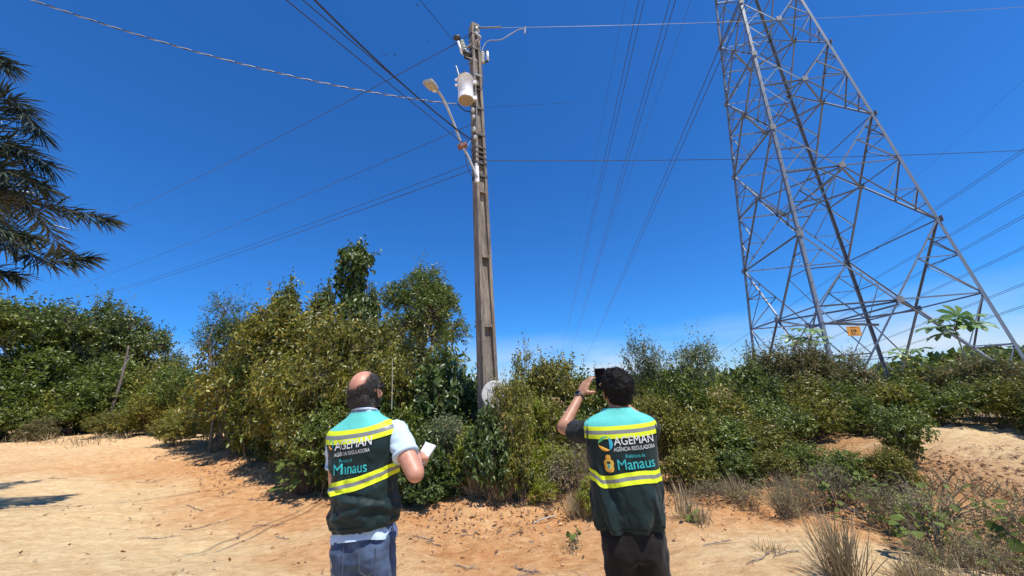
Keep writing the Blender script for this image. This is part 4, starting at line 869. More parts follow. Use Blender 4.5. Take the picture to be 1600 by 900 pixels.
def twig(px, py, ln, seed, label, group='fallen twigs'):
    rg = rng_of(seed); d = ray(px, py); t = -(CAMH - .05) / d[2]; x, y = d[0] * t, d[1] * t; z = gz(x, y); a = rg.uniform(-.6, .6) + (math.pi if rg.random() < .5 else 0); o_ = []; mb = MB()
    n = 9; s = np.linspace(-.5, .5, n) * ln; wig = np.cumsum(rg.normal(0, .012, n)); P = np.stack([np.cos(a) * s - np.sin(a) * wig, np.sin(a) * s + np.cos(a) * wig, np.zeros(n)], 1)
    P[:, 2] = gh(P[:, 0] + x, P[:, 1] + y) - z + .012; mb.tube(P, np.linspace(.006, .003, n), 5)
    for q in (3, 5, 6):
        b = P[q]; e = b + np.array([math.cos(a + rg.choice([-.8, .8])), math.sin(a + rg.choice([-.8, .8])), .25]) * ln * rg.uniform(.15, .3); mb.tube([b, (b + e) / 2 + (0, 0, .01), e], (.004, .003, .002), 4)
    o = mb.build('fallen_twig', M_TWIG, None, False, (x, y, z)); tag(o, label, 'twig', group)
for i, (px, py, ln) in enumerate(((230, 770, .5), (80, 772, .6), (330, 815, .7), (300, 800, .5), (420, 815, .45), (250, 835, .5), (440, 828, .35), (350, 785, .4), (50, 812, 1.0), (395, 790, .5))): twig(px, py, ln, 300 + i, 'thin dry twig lying on the pale sand of the track', 'twigs on the track')
for i, (px, py, ln) in enumerate(((735, 830, .25), (660, 838, .3), (730, 872, .3), (815, 888, .4), (675, 845, .2), (900, 895, .5), (806, 827, .2), (820, 875, .3))): twig(px, py, ln, 330 + i, 'short dry twig lying on the orange clay between the two men', 'twigs on the clay')
for i, (px, py, ln) in enumerate(((1185, 875, .35), (1120, 850, .3), (1260, 800, .5), (1225, 868, .3))): twig(px, py, ln, 350 + i, 'short dry twig lying on the sand right of the man with phone', 'twigs on the right sand')
o = MB().tube(smooth_path([at(822, 824, 5.5), at(845, 812, 5.55), at(870, 805, 5.7)], 10), np.linspace(.012, .006, 10), 6).build('fallen_branch', M_BARKP); tag(o, 'pale forked dead branch on the bank between the two men', 'branch')
o = MB().tube(smooth_path([at(850, 760, 6.0), at(864, 745, 6.05), at(872, 728, 6.1)], 10), np.linspace(.010, .005, 10), 6).build('dead_branch', M_BARKP); tag(o, 'thin pale dead stem slanting up from the bank', 'branch')
# broken dark post among the shrubs
o = MB().tube(smooth_path([at(801, 740, 6.6) , at(800, 690, 6.6), at(793, 645, 6.6), at(788, 622, 6.6)], 12), (.06, .06, .058, .056, .055, .055, .052, .05, .05, .045, .04, .02), 8).build('charred_stump', simple('charred_wood', (.012, .011, .010), (.04, .035, .03), .9, 0, 20, .5)); tag(o, 'dark charred stump leaning among shrubs between pole and elbow', 'stump')
# thin bare sapling stem behind the balding man
o = MB().tube(smooth_path([at(612, 640, 7.0), at(613, 600, 7.0), at(613, 560, 7.0)], 8), np.linspace(.007, .004, 8), 6).build('bare_stem', M_BARKP); tag(o, 'thin pale bare stem right of the balding man\'s head', 'branch')
# birds high up
M_BIRD = simple('black_feathers', (.01, .01, .011), None, .6)
def bird_mesh():
    V = [(0, .5, 0), (.09, .15, 0), (.08, -.25, 0), (0, -.55, 0), (-.08, -.25, 0), (-.09, .15, 0), (0, 0, .09), (0, 0, -.08), (.5, .2, .16), (.95, -.05, .10), (.48, -.12, .14), (-.5, .2, .16), (-.95, -.05, .10), (-.48, -.12, .14)]
    F = [(i, (i + 1) % 6, 6) for i in range(6)] + [((i + 1) % 6, i, 7) for i in range(6)] + [(1, 8, 10, 2), (8, 9, 10), (5, 4, 13, 11), (11, 13, 12)]
    me = bpy.data.meshes.new('bird'); me.from_pydata(V, [], F); me.materials.append(M_BIRD); me.update(); return me
BM = bird_mesh()
for i, (px, py) in enumerate(((597, 83), (603, 87), (617, 86), (652, 8), (670, 63), (602, 248), (558, 280))):
    o = link('bird', BM, None, at(px, py, 70)); o.scale = (.45,) * 3; o.rotation_euler = (.2, .15 * (i % 3), i * 1.3); tag(o, 'tiny dark bird flying high left of the pole', 'bird', 'birds in the sky')
# ------------------------------------------------------------------ people
def remesh(mb, voxel, sm=6, name='body'):
    o = mb.build('tmp'); m = o.modifiers.new('r', 'REMESH'); m.mode = 'VOXEL'; m.voxel_size = voxel; m.use_smooth_shade = True
    s = o.modifiers.new('s', 'SMOOTH'); s.factor = .5; s.iterations = sm
    dg = bpy.context.evaluated_depsgraph_get(); dg.update(); me = bpy.data.meshes.new_from_object(o.evaluated_get(dg)); me.name = name
    old = o.data; bpy.data.objects.remove(o); bpy.data.meshes.remove(old); me.polygons.foreach_set('use_smooth', np.ones(len(me.polygons), bool)); return me
def getv(me):
    co = np.zeros(len(me.vertices) * 3, np.float32); me.vertices.foreach_get('co', co); return co.reshape(-1, 3).astype(float)
def getn(me):
    co = np.zeros(len(me.vertices) * 3, np.float32); me.vertices.foreach_get('normal', co); return co.reshape(-1, 3).astype(float)
def setv(me, v): me.vertices.foreach_set('co', np.asarray(v, np.float32).ravel()); me.update()
def clothmat(name, c1, c2, rough=.8, weave=700, fold=.35, fs=9):
    m, nt, b = newmat(name); b.inputs['Roughness'].default_value = rough; b.inputs['Specular IOR Level'].default_value = .25; b.inputs['Sheen Weight'].default_value = .08
    nt.links.new(ramp(nt, [(.3, c1), (.7, c2)], noise(nt, 14, 5, .6)), b.inputs['Base Color'])
    p = bump(nt, None, noise(nt, fs, 4, .5, stretch=(1, 1, .55)), fold, .02); bump(nt, b, noise(nt, weave, 2), .12, .001, p); return m
def skinmat(name, c1, c2):
    m, nt, b = newmat(name); b.inputs['Roughness'].default_value = .48; b.inputs['Subsurface Weight'].default_value = .12; b.inputs['Subsurface Radius'].default_value = (.012, .004, .002)
    nt.links.new(ramp(nt, [(.32, c1), (.68, c2)], noise(nt, 22, 6, .6)), b.inputs['Base Color']); bump(nt, b, noise(nt, 420, 3), .15, .001); return m
M_SKIN1 = skinmat('tanned_pink_skin', (.46, .20, .125), (.58, .28, .185)); M_SKIN2 = skinmat('brown_skin', (.36, .17, .095), (.46, .235, .14))
M_VEST = clothmat('dark_green_vest_cloth', (.004, .016, .016), (.008, .024, .024), .62)
M_TEAL = clothmat('turquoise_vest_cloth', (.10, .50, .44), (.13, .58, .51), .7)
M_YEL = simple('fluorescent_yellow_tape', (.68, .80, .01), (.74, .86, .02), .6, 0, 30)
M_REFL = simple('grey_reflective_tape', (.20, .21, .20), (.25, .26, .25), .45, .1, 60)
M_TXTW = simple('white_print', (.55, .56, .56), (.72, .72, .72), .8, 0, 60); M_TXTT = simple('teal_print', (.02, .36, .36), (.04, .46, .45), .7, 0, 30)
M_GRN = simple('green_print', (.08, .42, .16), (.16, .52, .20), .7, 0, 40); M_ORG = simple('orange_print', (.80, .36, .03), (.82, .45, .05), .7, 0, 30); M_BLU = simple('blue_print', (.02, .30, .46), (.05, .42, .52), .7, 0, 30); M_YEP = simple('pale_yellow_print', (.72, .62, .14), None, .7)
M_SHIRT1 = clothmat('pale_blue_polo', (.46, .58, .70), (.54, .65, .76), .85, 900, .4, 12); M_SHIRT2 = clothmat('black_tee', (.008, .012, .012), (.014, .018, .018), .8)
def denim():
    m = clothmat('blue_denim', (.034, .056, .105), (.10, .145, .23), .85, 900, .5, 10); return m
M_DENIM = denim(); M_TROU = clothmat('black_brown_trousers', (.006, .0045, .004), (.011, .008, .007), .8, 800, .5, 8)
M_HAIR1 = leafmat('dark_greying_hair', [(.012, .009, .008), (.018, .014, .012), (.03, .025, .022), (.10, .09, .085)], .5, .0); M_HAIR2 = leafmat('black_hair', [(.006, .005, .005), (.010, .009, .008), (.016, .014, .013)], .7, .0, .12)
M_SHOE = simple('dark_shoe', (.02, .018, .016), (.04, .035, .03), .6, 0, 20)
def hand(mb, W, d, n, t, curls, spread=.0, sc=1., thumb=None):
    """W wrist, d towards the knuckles, n out of the palm, t towards the thumb"""
    d = d / np.linalg.norm(d); n = n - d * (n @ d); n /= np.linalg.norm(n); t = np.cross(n, d) * (1 if np.cross(n, d) @ t > 0 else -1)
    for k in (-1, -.33, .33, 1): mb.tube([W + t * k * .018 * sc, W + d * .045 * sc + t * k * .028 * sc, W + d * .088 * sc + t * k * .030 * sc], (.016 * sc, .0165 * sc, .013 * sc), 10)
    lens = [(.90, .031), (1.0, .0105), (.95, -.0105), (.76, -.031)]
    for i, (l, off) in enumerate(lens):
        p = W + d * (.086 - (.008 if i == 3 else 0)) * sc + t * off * sc; a = 0; pts = [p]; c = curls[i]
        base = d + t * off * spread * 20; base /= np.linalg.norm(base)
        for q, seg in enumerate((.046, .029, .022)):
            a += c[q]; p = p + (base * math.cos(a) + n * math.sin(a)) * seg * l * sc; pts.append(p)
        mb.tube(smooth_path(pts, 10), np.linspace(.0098, .0074, 10) * sc, 9)
    th = thumb or (.55, .6, .35)
    p0 = W + d * .022 * sc + t * .024 * sc; p1 = p0 + (t * th[0] + d * th[1] + n * th[2]) * .048 * sc; p2 = p1 + (t * th[0] * .35 + d * th[1] * 1.2 + n * th[2] * 1.2) * .034 * sc
    mb.tube(smooth_path([p0, p1, p2], 9), np.linspace(.0145, .0095, 9) * sc, 9)
def head_shapes(mb, T):
    def E(c, r, R=None): 
        R0 = T[:3, :3] if R is None else T[:3, :3] @ R; mb.ellipsoid(T[:3, :3] @ np.array(c) + T[:3, 3], r, R0, 12)
    E((0, -.012, .030), (.076, .096, .086)); E((0, .022, -.030), (.063, .074, .088)); E((0, .055, -.085), (.034, .034, .030)); E((0, .010, -.072), (.058, .066, .040))
    E((0, .098, -.012), (.011, .014, .026), rotm((1, 0, 0), .35)); E((0, .106, -.028), (.016, .014, .011)); E((0, .078, .022), (.056, .020, .014)); E((0, .086, -.060), (.024, .012, .010)); E((0, -.075, -.035), (.058, .03, .05))
    for s in (-1, 1):
        R = rotm((0, 0, 1), s * .45) @ rotm((1, 0, 0), -.2); E((s * .079, -.004, -.012), (.007, .019, .033), R); E((s * .083, -.012, .004), (.006, .015, .018), R); E((s * .077, .004, -.038), (.008, .010, .011)); E((s * .032, .088, .003), (.014, .010, .011))
        E((s * .046, .060, -.035), (.022, .03, .026))
def interp_prof(prof, z):
    prof = np.array(prof); zz = np.linspace(prof[0, 0], prof[-1, 0], 200); out = []
    for k in range(1, prof.shape[1]):
        v = np.interp(zz, prof[:, 0], prof[:, k]); ker = np.ones(9) / 9; vp = np.concatenate([np.full(4, v[0]), v, np.full(4, v[-1])]); v = np.convolve(vp, ker, 'valid'); out.append(np.interp(z, zz, v))
    return out
class Vest:
    def __init__(s, prof, disp): s.p = prof; s.d = disp; s.z0 = prof[0][0]; s.z1 = prof[-1][0]
    def pt(s, u, z, off=0):
        a, b, yc = interp_prof(s.p, z); e = .82; su, cu = np.sin(u), np.cos(u); dd = s.d(u, z) + off
        nx = su / np.maximum(a, .01); ny = -cu / np.maximum(b, .01); nl = np.hypot(nx, ny)
        return np.stack([a * np.sign(su) * np.abs(su) ** e + nx / nl * dd, yc - b * np.sign(cu) * np.abs(cu) ** e + ny / nl * dd, z + 0 * u], -1)
    def u_of(s, x, z):
        a = interp_prof(s.p, z)[0]; return np.sign(x) * np.arcsin(np.clip(np.abs(x / a), 0, 1) ** (1 / .82))
    def grid(s, name, mat, parent, u0, u1, zlo, zhi, off, nu=96, nv=60, thick=True):
        u = np.linspace(u0, u1, nu)[None]; v = np.linspace(0, 1, nv)[:, None]; zl = zlo(u) if callable(zlo) else zlo; zh = zhi(u) if callable(zhi) else zhi
        z = zl + (zh - zl) * v; U = u + 0 * z; P = s.pt(U, z, off); i = np.arange(nu - 1)[None] + nu * np.arange(nv - 1)[:, None]; Q = np.stack([i, i + 1, i + 1 + nu, i + nu], -1).reshape(-1, 4)
        return link(name, mesh_np(name, P, Q, mat, True), parent)
    def text(s, name, txt, size, xc, zc, mat, parent, bold=0., shear=0., sx=1., rot=0., off=.0042):
        me = text_mesh(txt, size, 0., shear, 4); v = getv(me) * (sx, 1, 1); v = v @ rotm((0, 0, 1), rot).T; n = len(v)
        if bold:                                            # bold face: the glyph outlines thickened sideways
            F = [tuple(p.vertices) for p in me.polygons]; sh_ = [(-bold, 0), (bold, 0), (0, bold), (0, -bold)]
            me = bpy.data.meshes.new(name); V = np.concatenate([v + (a, b, 0) for a, b in sh_]); me.from_pydata(V.tolist(), [], [tuple(i + k * n for i in f) for k in range(4) for f in F]); v = V
            o = s.decal(name, me, v, xc, zc, mat, parent, off); q = getv(me); q[:, 1] -= np.repeat(np.arange(4) * .00012, n); setv(me, q); return o
        return s.decal(name, me, v, xc, zc, mat, parent, off)
    def decal(s, name, me, v, xc, zc, mat, parent, off=.0042):
        x = xc + v[:, 0]; z = zc + v[:, 1]; setv(me, s.pt(s.u_of(x, z), z, off)); me.materials.clear(); me.materials.append(mat); return link(name, me, parent)
    def shape(s, name, poly, xc, zc, mat, parent, off=.0042):
        c = np.mean(poly, 0); n = len(poly); V = [c]; P = np.array(poly); rows = 4
        for r in range(1, rows + 1): V += list(c + (P - c) * r / rows)
        F = [(0, 1 + j, 1 + (j + 1) % n) for j in range(n)]; me = bpy.data.meshes.new(name)
        for r in range(rows - 1): F += [(1 + r * n + j, 1 + (r + 1) * n + j, 1 + (r + 1) * n + (j + 1) % n, 1 + r * n + (j + 1) % n) for j in range(n)]
        me.from_pydata([(*p, 0) for p in V], [], F); me.update(); return s.decal(name, me, getv(me), xc, zc, mat, parent, off)
def circ_seg(r, a0, a1, n=14):
    """circle segment cut off by its chord"""
    return [(r * math.cos(math.radians(a)), r * math.sin(math.radians(a))) for a in np.linspace(a0, a1, n)]
def strands(me, mask_fn, T, n, ln, wd, mat, name, parent, seed, comb, curl=0., lift=.25):
    rg = rng_of(seed); v = getv(me); nn = getn(me); loc = (v - T[:3, 3]) @ T[:3, :3]; nl = nn @ T[:3, :3]; p = np.clip(mask_fn(loc), 0, 1); p[(np.linalg.norm(loc, axis=1) > .16)] = 0
    if p.sum() <= 0: return
    i = rg.choice(len(v), n, p=p / p.sum()); P = loc[i] + rg.normal(size=(n, 3)) * .003; N = nl[i]; c = comb(P); c = c - N * (c * N).sum(1, keepdims=True); D = unit(c + rg.normal(size=(n, 3)) * (.35 + curl)) + N * lift
    V, F = leaf_geo(P - N * .001, D, unit(N + rg.normal(size=(n, 3)) * .5), ln * rg.uniform(.6, 1.3, n), np.full(n, wd), fold=.2, curl=.25 + curl, hi=True); V = V @ T[:3, :3].T + T[:3, 3]
    return link(name, mesh_np(name, V, F, mat, True), parent)
def mat4(R, t): m = np.eye(4); m[:3, :3] = R; m[:3, 3] = t; return m
def legs_trousers(parent, hipz, hw, hd, mat, seed, ft, root_yaw=0, wz=1.02):
    mb = MB(); mb.tube([(0, 0, hipz - .10), (0, 0, hipz), (0, 0, hipz + .10), (0, .0, wz)], (hw * .92, hw, hw * .93, hw * .82), 28, up=(0, 1, 0), ry=(hd * .9, hd, hd * .92, hd * .82))
    for s, (fx, fy) in zip((-1, 1), ft):
        mb.tube(smooth_path([(s * hw * .50, -.005, hipz + .02), (s * hw * .50, 0, hipz - .16), (s * hw * .52 + (fx - s * hw * .52) * .5, fy * .5 + .015, .50), (fx, fy - .01, .10)], 14), np.interp(np.linspace(0, 1, 14), [0, .3, .6, 1], [.092, .092, .074, .066]), 18, up=(0, 1, 0))
        mb.ellipsoid((s * hw * .44, -hd * .40, hipz - .04), (hw * .50, hd * .60, .12), None, 10)
    me = remesh(mb, .011, 14, 'trousers'); v = getv(me); n = getn(me); q = fbm(v * (9, 9, 22), 3, seed) * .006 + fbm(v * (30, 30, 12) + 5, 2, seed + 3) * .004; setv(me, v + n * q[:, None]); me.materials.append(mat); return link('trousers', me, parent)
def shoe(parent, x, y, yaw=0):
    R = rotm((0, 0, 1), yaw); mb = MB(); P = [R @ np.array(p) + (x, y, 0) for p in ((0, -.09, .055), (0, -.04, .06), (0, .06, .045), (0, .15, .035), (0, .19, .03))]
    mb.tube(P, (.036, .042, .046, .044, .025), 14, up=(0, 0, 1), ry=(.05, .055, .042, .032, .02)); o = mb.build('shoe', M_SHOE, parent, True)
    mb = MB(); mb.tube([p * (1, 1, 0) + (0, 0, .014) for p in P], (.038, .045, .05, .047, .028), 14, up=(0, 0, 1), ry=.014); mb.build('sole', simple('rubber_sole', (.05, .045, .04), None, .8), o, True)

def man_one():
    X0 = np.array([-.862, 2.36, 0]); X0[2] = gz(X0[0], X0[1]); yaw = -.13; Rz = rotm((0, 0, 1), yaw) @ rotm((0, 1, 0), -.035)
    def loc(px, py, D): return Rz.T @ (at(px, py, D) - X0)
    sh = lambda s: np.array([s * (.178 if s > 0 else .158), -.005, 1.43])
    elR = loc(650, 742, 2.22); elR[1] += .045; elR[0] -= .022; wrR = loc(650, 712, 2.50); hdR = loc(661, 709, 2.58)
    elL = np.array([-.215, .07, 1.165]); wrL = np.array([-.06, .25, 1.17])
    T = mat4(rotm((0, 0, 1), -.02) @ rotm((1, 0, 0), .20) * 1.05, (-.012, .008, 1.686))
    mb = MB(); head_shapes(mb, T)
    mb.tube(smooth_path([(0, -.03, 1.42), (0, -.028, 1.50), T[:3, 3] + T[:3, :3] @ np.array([0, -.03, -.04])], 8), np.linspace(.068, .06, 8), 16)
    mb.tube([(0, 0, .95), (0, 0, 1.1), (0, 0, 1.3), (0, -.01, 1.42), (0, -.02, 1.47)], (.15, .155, .165, .15, .08), 20, up=(0, 1, 0), ry=(.10, .115, .11, .09, .06))
    for el, wr, s in ((elR, wrR, 1), (elL, wrL, -1)):
        mb.tube(smooth_path([sh(s) + (-s * .05, 0, .0), sh(s), (sh(s) + el) / 2 + (s * .006, -.006, 0), el], 14), np.interp(np.linspace(0, 1, 14), [0, .35, .7, 1], [.05, .056, .052, .047]), 16)
        m_ = el * .7 + wr * .3; mb.ellipsoid(el, (.047,) * 3, None, 10); mb.tube(smooth_path([el, m_, wr], 10), np.interp(np.linspace(0, 1, 10), [0, .3, 1], [.046, .047, .029]), 16)
    # writing hand on the right, left hand under the pad
    d = hdR - wrR; hand(mb, wrR, unit(np.array([.18, .75, -.12])[None])[0], np.array([-.55, .15, -.8]), np.array([-.6, .1, .75]), [(.7, .9, .6), (.85, 1.0, .7), (.95, 1.1, .8), (1.0, 1.1, .8)], thumb=(.35, .75, .6))
    hand(mb, wrL, np.array([.8, .5, .25]), np.array([-.1, .0, 1]), np.array([-.7, .6, 0]), [(.35, .4, .3)] * 4)
    for s, (fx, fy) in zip((-1, 1), ((-.13, .02), (.12, -.02))): mb.tube([(s * .085, 0, .95), (s * .09, 0, .55), (fx, fy - .02, .06)], (.07, .055, .04), 12); 
    me = remesh(mb, .0058, 4, 'person'); me.materials.append(M_SKIN1); P = link('person', me); P.location = X0; P.rotation_euler = Matrix(Rz.tolist()).to_euler()
    tag(P, 'balding man in light blue polo and dark green vest writing on a notepad', 'person', 'two inspectors')
    # hair: fringe round a bald crown
    d0 = np.array([-.25, -.50, .80]); d0 /= np.linalg.norm(d0); d1 = np.array([-.02, .45, .88]); d1 /= np.linalg.norm(d1)
    def mask(l):
        q = unit(l - np.array([0, -.012, .02])); a = np.degrees(np.arccos(np.clip(q @ d0, -1, 1))); b = np.degrees(np.arccos(np.clip(q @ d1, -1, 1)))
        m = sst(47, 62, a + 5 * fbm(q * 4, 2, 3)) * sst(40, 50, b); m *= sst(-.088, -.066, l[:, 2] + .25 * np.clip(l[:, 1] + .03, 0, 1)); m *= 1 - sst(.030, .045, l[:, 1]); m *= 1 - ((np.abs(l[:, 0]) > .070) & (l[:, 2] < .016) & (l[:, 1] > -.035)); return m
    cap = bmesh.new(); cap.from_mesh(me); cap.verts.ensure_lookup_table(); vv = getv(me); ll = (vv - T[:3, 3]) @ T[:3, :3] / 1.1; mm = mask(ll); mm[np.linalg.norm(ll, axis=1) > .16] = 0
    bmesh.ops.delete(cap, geom=[f for f in cap.faces if min(mm[v_.index] for v_ in f.verts) < .6], context='FACES'); cap.normal_update()
    for v_ in cap.verts: v_.co += v_.normal * .0022
    cm = bpy.data.meshes.new('hair'); cap.to_mesh(cm); cap.free(); cm.materials.clear(); cm.materials.append(simple('cropped_dark_hair', (.010, .008, .007), (.045, .038, .034), .6, 0, 160, .6, .003)); hc_ = link('hair', cm, P)
    strands(me, mask, T, 34000, .009, .0006, M_HAIR1, 'hair_strands', hc_, 2, lambda p: np.stack([0 * p[:, 0], -.55 + 0 * p[:, 0], -.75 + 0 * p[:, 0]], 1), .0, .04)
    # sunglasses
    mb = MB(); g = lambda *c: T[:3, :3] @ np.array(c) + T[:3, 3]
    for s in (-1, 1): mb.tube([g(s * .076, -.012, .014), g(s * .078, .05, .016), g(s * .070, .098, .014)], .003, 6); mb.box(g(s * .034, .104, .006), (.056, .006, .040), T[:3, :3] @ rotm((0, 0, 1), -s * .22))
    mb.build('sunglasses', M_BLKR, P)
    # polo shirt
    prof = [(.885, .172, .128, .0), (.93, .174, .13, .0), (.98, .15, .11, .0), (1.1, .15, .105, .0), (1.3, .155, .10, -.005), (1.40, .17, .10, -.012), (1.46, .16, .09, -.016), (1.50, .12, .082, -.02), (1.545, .075, .072, -.022), (1.575, .066, .066, -.02)]
    V = Vest(prof, lambda u, z: .004 * fbm(np.stack([u * 2.2, z * 14, 0 * u], -1), 3, 8) + .006 * sst(1.05, .9, z) * np.sin(u * 7 + z * 9))
    shirt = V.grid('shirt', M_SHIRT1, P, -math.pi, math.pi, lambda u: .905 + .012 * np.sin(u * 2 + 1) + .01 * np.cos(u), 1.575, 0, 120, 60)
    for s, el in ((1, elR), (-1, elL)):
        a = sh(s) + (-s * .035, 0, .012); e = sh(s) + (el - sh(s)) * .60; mid = sh(s) * .6 + e * .4 + (s * .012, 0, .006)
        mb = MB(); mb.tube(smooth_path([a, sh(s) + (s * .012, 0, .012), mid, e], 16), np.interp(np.linspace(0, 1, 16), [0, .3, .7, 1], [.048, .062, .068, .071]), 26)
        m2 = remesh(mb, .009, 4, 'sleeve'); v = getv(m2); setv(m2, v + getn(m2) * (fbm(v * (18, 18, 34), 3, 4) * .005)[:, None]); m2.materials.append(M_SHIRT1); so_ = link('sleeve', m2, P)
        ax = unit((e - mid)[None])[0]; MB().tube([e - ax * .022, e - ax * .004], .0735, 26).build('cuff', M_SHIRT1, so_, True)
    MB().tube([np.array([.066 * math.cos(t), -.022 + .066 * math.sin(t), 1.573 - .012 * math.sin(t)]) for t in np.linspace(0, 2 * math.pi, 30)], .008, 8).build('collar', M_SHIRT1, P, True)
    # vest
    prof = [(.958, .160, .126, .0), (.985, .178, .144, .0), (1.02, .182, .148, .0), (1.10, .182, .147, .0), (1.20, .188, .143, .0), (1.30, .200, .138, -.004), (1.38, .214, .13, -.012), (1.44, .222, .118, -.016), (1.475, .208, .106, -.02), (1.51, .150, .09, -.022), (1.54, .094, .080, -.024), (1.565, .076, .076, -.022)]
    def disp(u, z):
        q = np.stack([u * 1.6 - z * 3.0, z * 9 + u * .8, 0 * u], -1); k = .012 * fbm(q, 4, 5) * sst(1.46, 1.25, z)
        f1 = np.exp(-((z - (1.115 - .05 * u)) / .016) ** 2) * .011; f2 = -np.exp(-((z - (1.145 - .05 * u)) / .012) ** 2) * .010; f3 = np.exp(-((z - (1.06 + .035 * np.sin(u * 2))) / .02) ** 2) * .010
        f4 = -np.exp(-((u + .28 + (z - 1.3) * .5) / .10) ** 2) * .014 * sst(1.44, 1.36, z) * sst(1.15, 1.22, z)
        return k + f1 + f2 * .7 + f3 + f4 + .004 * np.sin(u * 9 + z * 30) * sst(1.08, .97, z)
    W = Vest(prof, disp)
    ve = W.grid('vest', M_VEST, P, -math.pi, math.pi, lambda u: .962 + .012 * np.sin(u * 1.0 + .4), 1.565, 0, 160, 150)
    y0 = loc(575, 667, 2.38)[2]; y1 = loc(575, 682.5, 2.38)[2]; sl1 = lambda u: -.010 * np.cos(u * 2) + .014 * np.sin(u)
    W.grid('yoke', M_TEAL, ve, -math.pi, math.pi, lambda u: y0 - .004 + sl1(u), 1.566, .002, 160, 60)
    def band(top, bot, slope, nm='reflective_band'):
        for f0, f1, mt, of in ((0, .36, M_YEL, .0035), (.36, .66, M_REFL, .0038), (.66, 1, M_YEL, .0035)):
            W.grid(nm, mt, ve, -math.pi, math.pi, lambda u: bot + (top - bot) * f0 + slope(u), lambda u: bot + (top - bot) * f1 + slope(u), of, 160, 6)
    band(y0 + .004, y1 - .016, sl1); b0 = loc(575, 745, 2.38)[2]; b1 = loc(575, 765.5, 2.38)[2]; band(b0, b1, lambda u: .052 * np.sin(u) * np.where(u > 0, 1.0, .6) + 0 * u)
    W.grid('hem_band', M_VEST, ve, -math.pi, math.pi, lambda u: .958 + .012 * np.sin(u + .4), lambda u: .985 + .012 * np.sin(u + .4), .003, 120, 6)
    def L(px, py): q = loc(px, py, 2.38); return q[0], q[2]
    x, z = -.004, L(554, 694)[1]; W.text('lettering', 'AGEMAN', .066, x, z, M_TXTW, ve, .0004, .10, .82, .08)
    x, z = -.010, L(552, 708)[1]; W.text('lettering', 'AGÊNCIA REGULADORA', .028, x, z, M_TXTW, ve, .0, .10, .68, .07)
    x, z = -.045, L(545, 721)[1]; W.text('lettering', 'Prefeitura de', .026, x, z, M_TXTT, ve, .0, 0, .62, .06)
    x, z = -.016, L(548, 734)[1]; W.text('lettering', 'Manaus', .078, x, z, M_TXTT, ve, .0003, 0, .84, .04)
    x, z = -.140, L(522, 696)[1]; r = .030
    W.shape('emblem', [(a * .6, b) for a, b in circ_seg(r, -60, 60)], x, z, M_BLU, ve); W.shape('emblem', [(a * .6, b) for a, b in circ_seg(r, 68, 182)], x, z, M_GRN, ve); W.shape('emblem', [(a * .6, b) for a, b in circ_seg(r, 190, 298)], x, z, M_ORG, ve)
    # armhole binding
    for s, el in ((1, elR), (-1, elL)):
        c = sh(s) + (s * .012, 0, -.020); ax = unit(((el - sh(s)) * (.35, .2, .45) + np.array([s * .16, 0, 0]))[None])[0]; R = frame_z(ax); MB().tube([c + R @ np.array([.076 * math.cos(t), .098 * math.sin(t) if abs(R[2, 1]) > abs(R[2, 0]) else .076 * math.sin(t), 0]) for t in np.linspace(0, 2 * math.pi, 34)], .0045, 6, cap=False).build('armhole_binding', M_VEST, ve, True)
    tro = legs_trousers(P, .90, .170, .122, M_DENIM, 3, ((-.13, .02), (.12, -.02)), wz=1.0)
    # back pocket stitching and waistband
    st = simple('denim_stitch', (.09, .10, .12), None, .8)
    def hipp(x, z): return np.array([x, -.13 - .005, z])
    for pts in ([(.045, .90), (.045, .79), (.085, .765), (.125, .79), (.125, .90)], [(-.125, .90), (-.125, .79), (-.085, .765), (-.045, .79), (-.045, .90)]):
        MB().tube([hipp(x_, z_) + (0, .02 * (abs(x_) / .12) ** 2, 0) for x_, z_ in pts], .0016, 5).build('pocket_stitch', st, tro)
    MB().tube([(.168, -.02, .95), (.172, -.03, .85), (.165, -.03, .70)], .0025, 5).build('side_seam', st, tro)
    shoe(P, -.13, .03, .1); shoe(P, .12, -.01, -.12)
    # notepad and pen
    pc = loc(664, 708, 2.60); R = frame_z((-.18, -.75, .62), (1, -.1, .0)) @ rotm((0, 0, 1), -.42)
    wpos = lambda v: Rz @ v + X0; RW = Rz @ R
    npad = empty('notepad', wpos(pc)); tag(npad, 'white notepad held in front of the balding man', 'notepad')
    MB().box((0, 0, 0), (.095, .130, .006), RW).build('cover', simple('grey_card', (.35, .35, .34), None, .7), npad); MB().box(RW @ np.array([0, 0, .006]), (.090, .125, .006), RW).build('paper', simple('white_paper', (.80, .80, .80), (.84, .84, .84), .8, 0, 5), npad)
    a = loc(657, 702, 2.53); b = loc(661, 695.5, 2.47); o = MB().tube([wpos(a * 2 - b), wpos(a), wpos(b), wpos(b * 1.6 - a * .6)], (.002, .0045, .0045, .004), 8).build('pen', M_BLKR, None, True); tag(o, 'black pen in the right hand of the balding man', 'pen')
man_one()

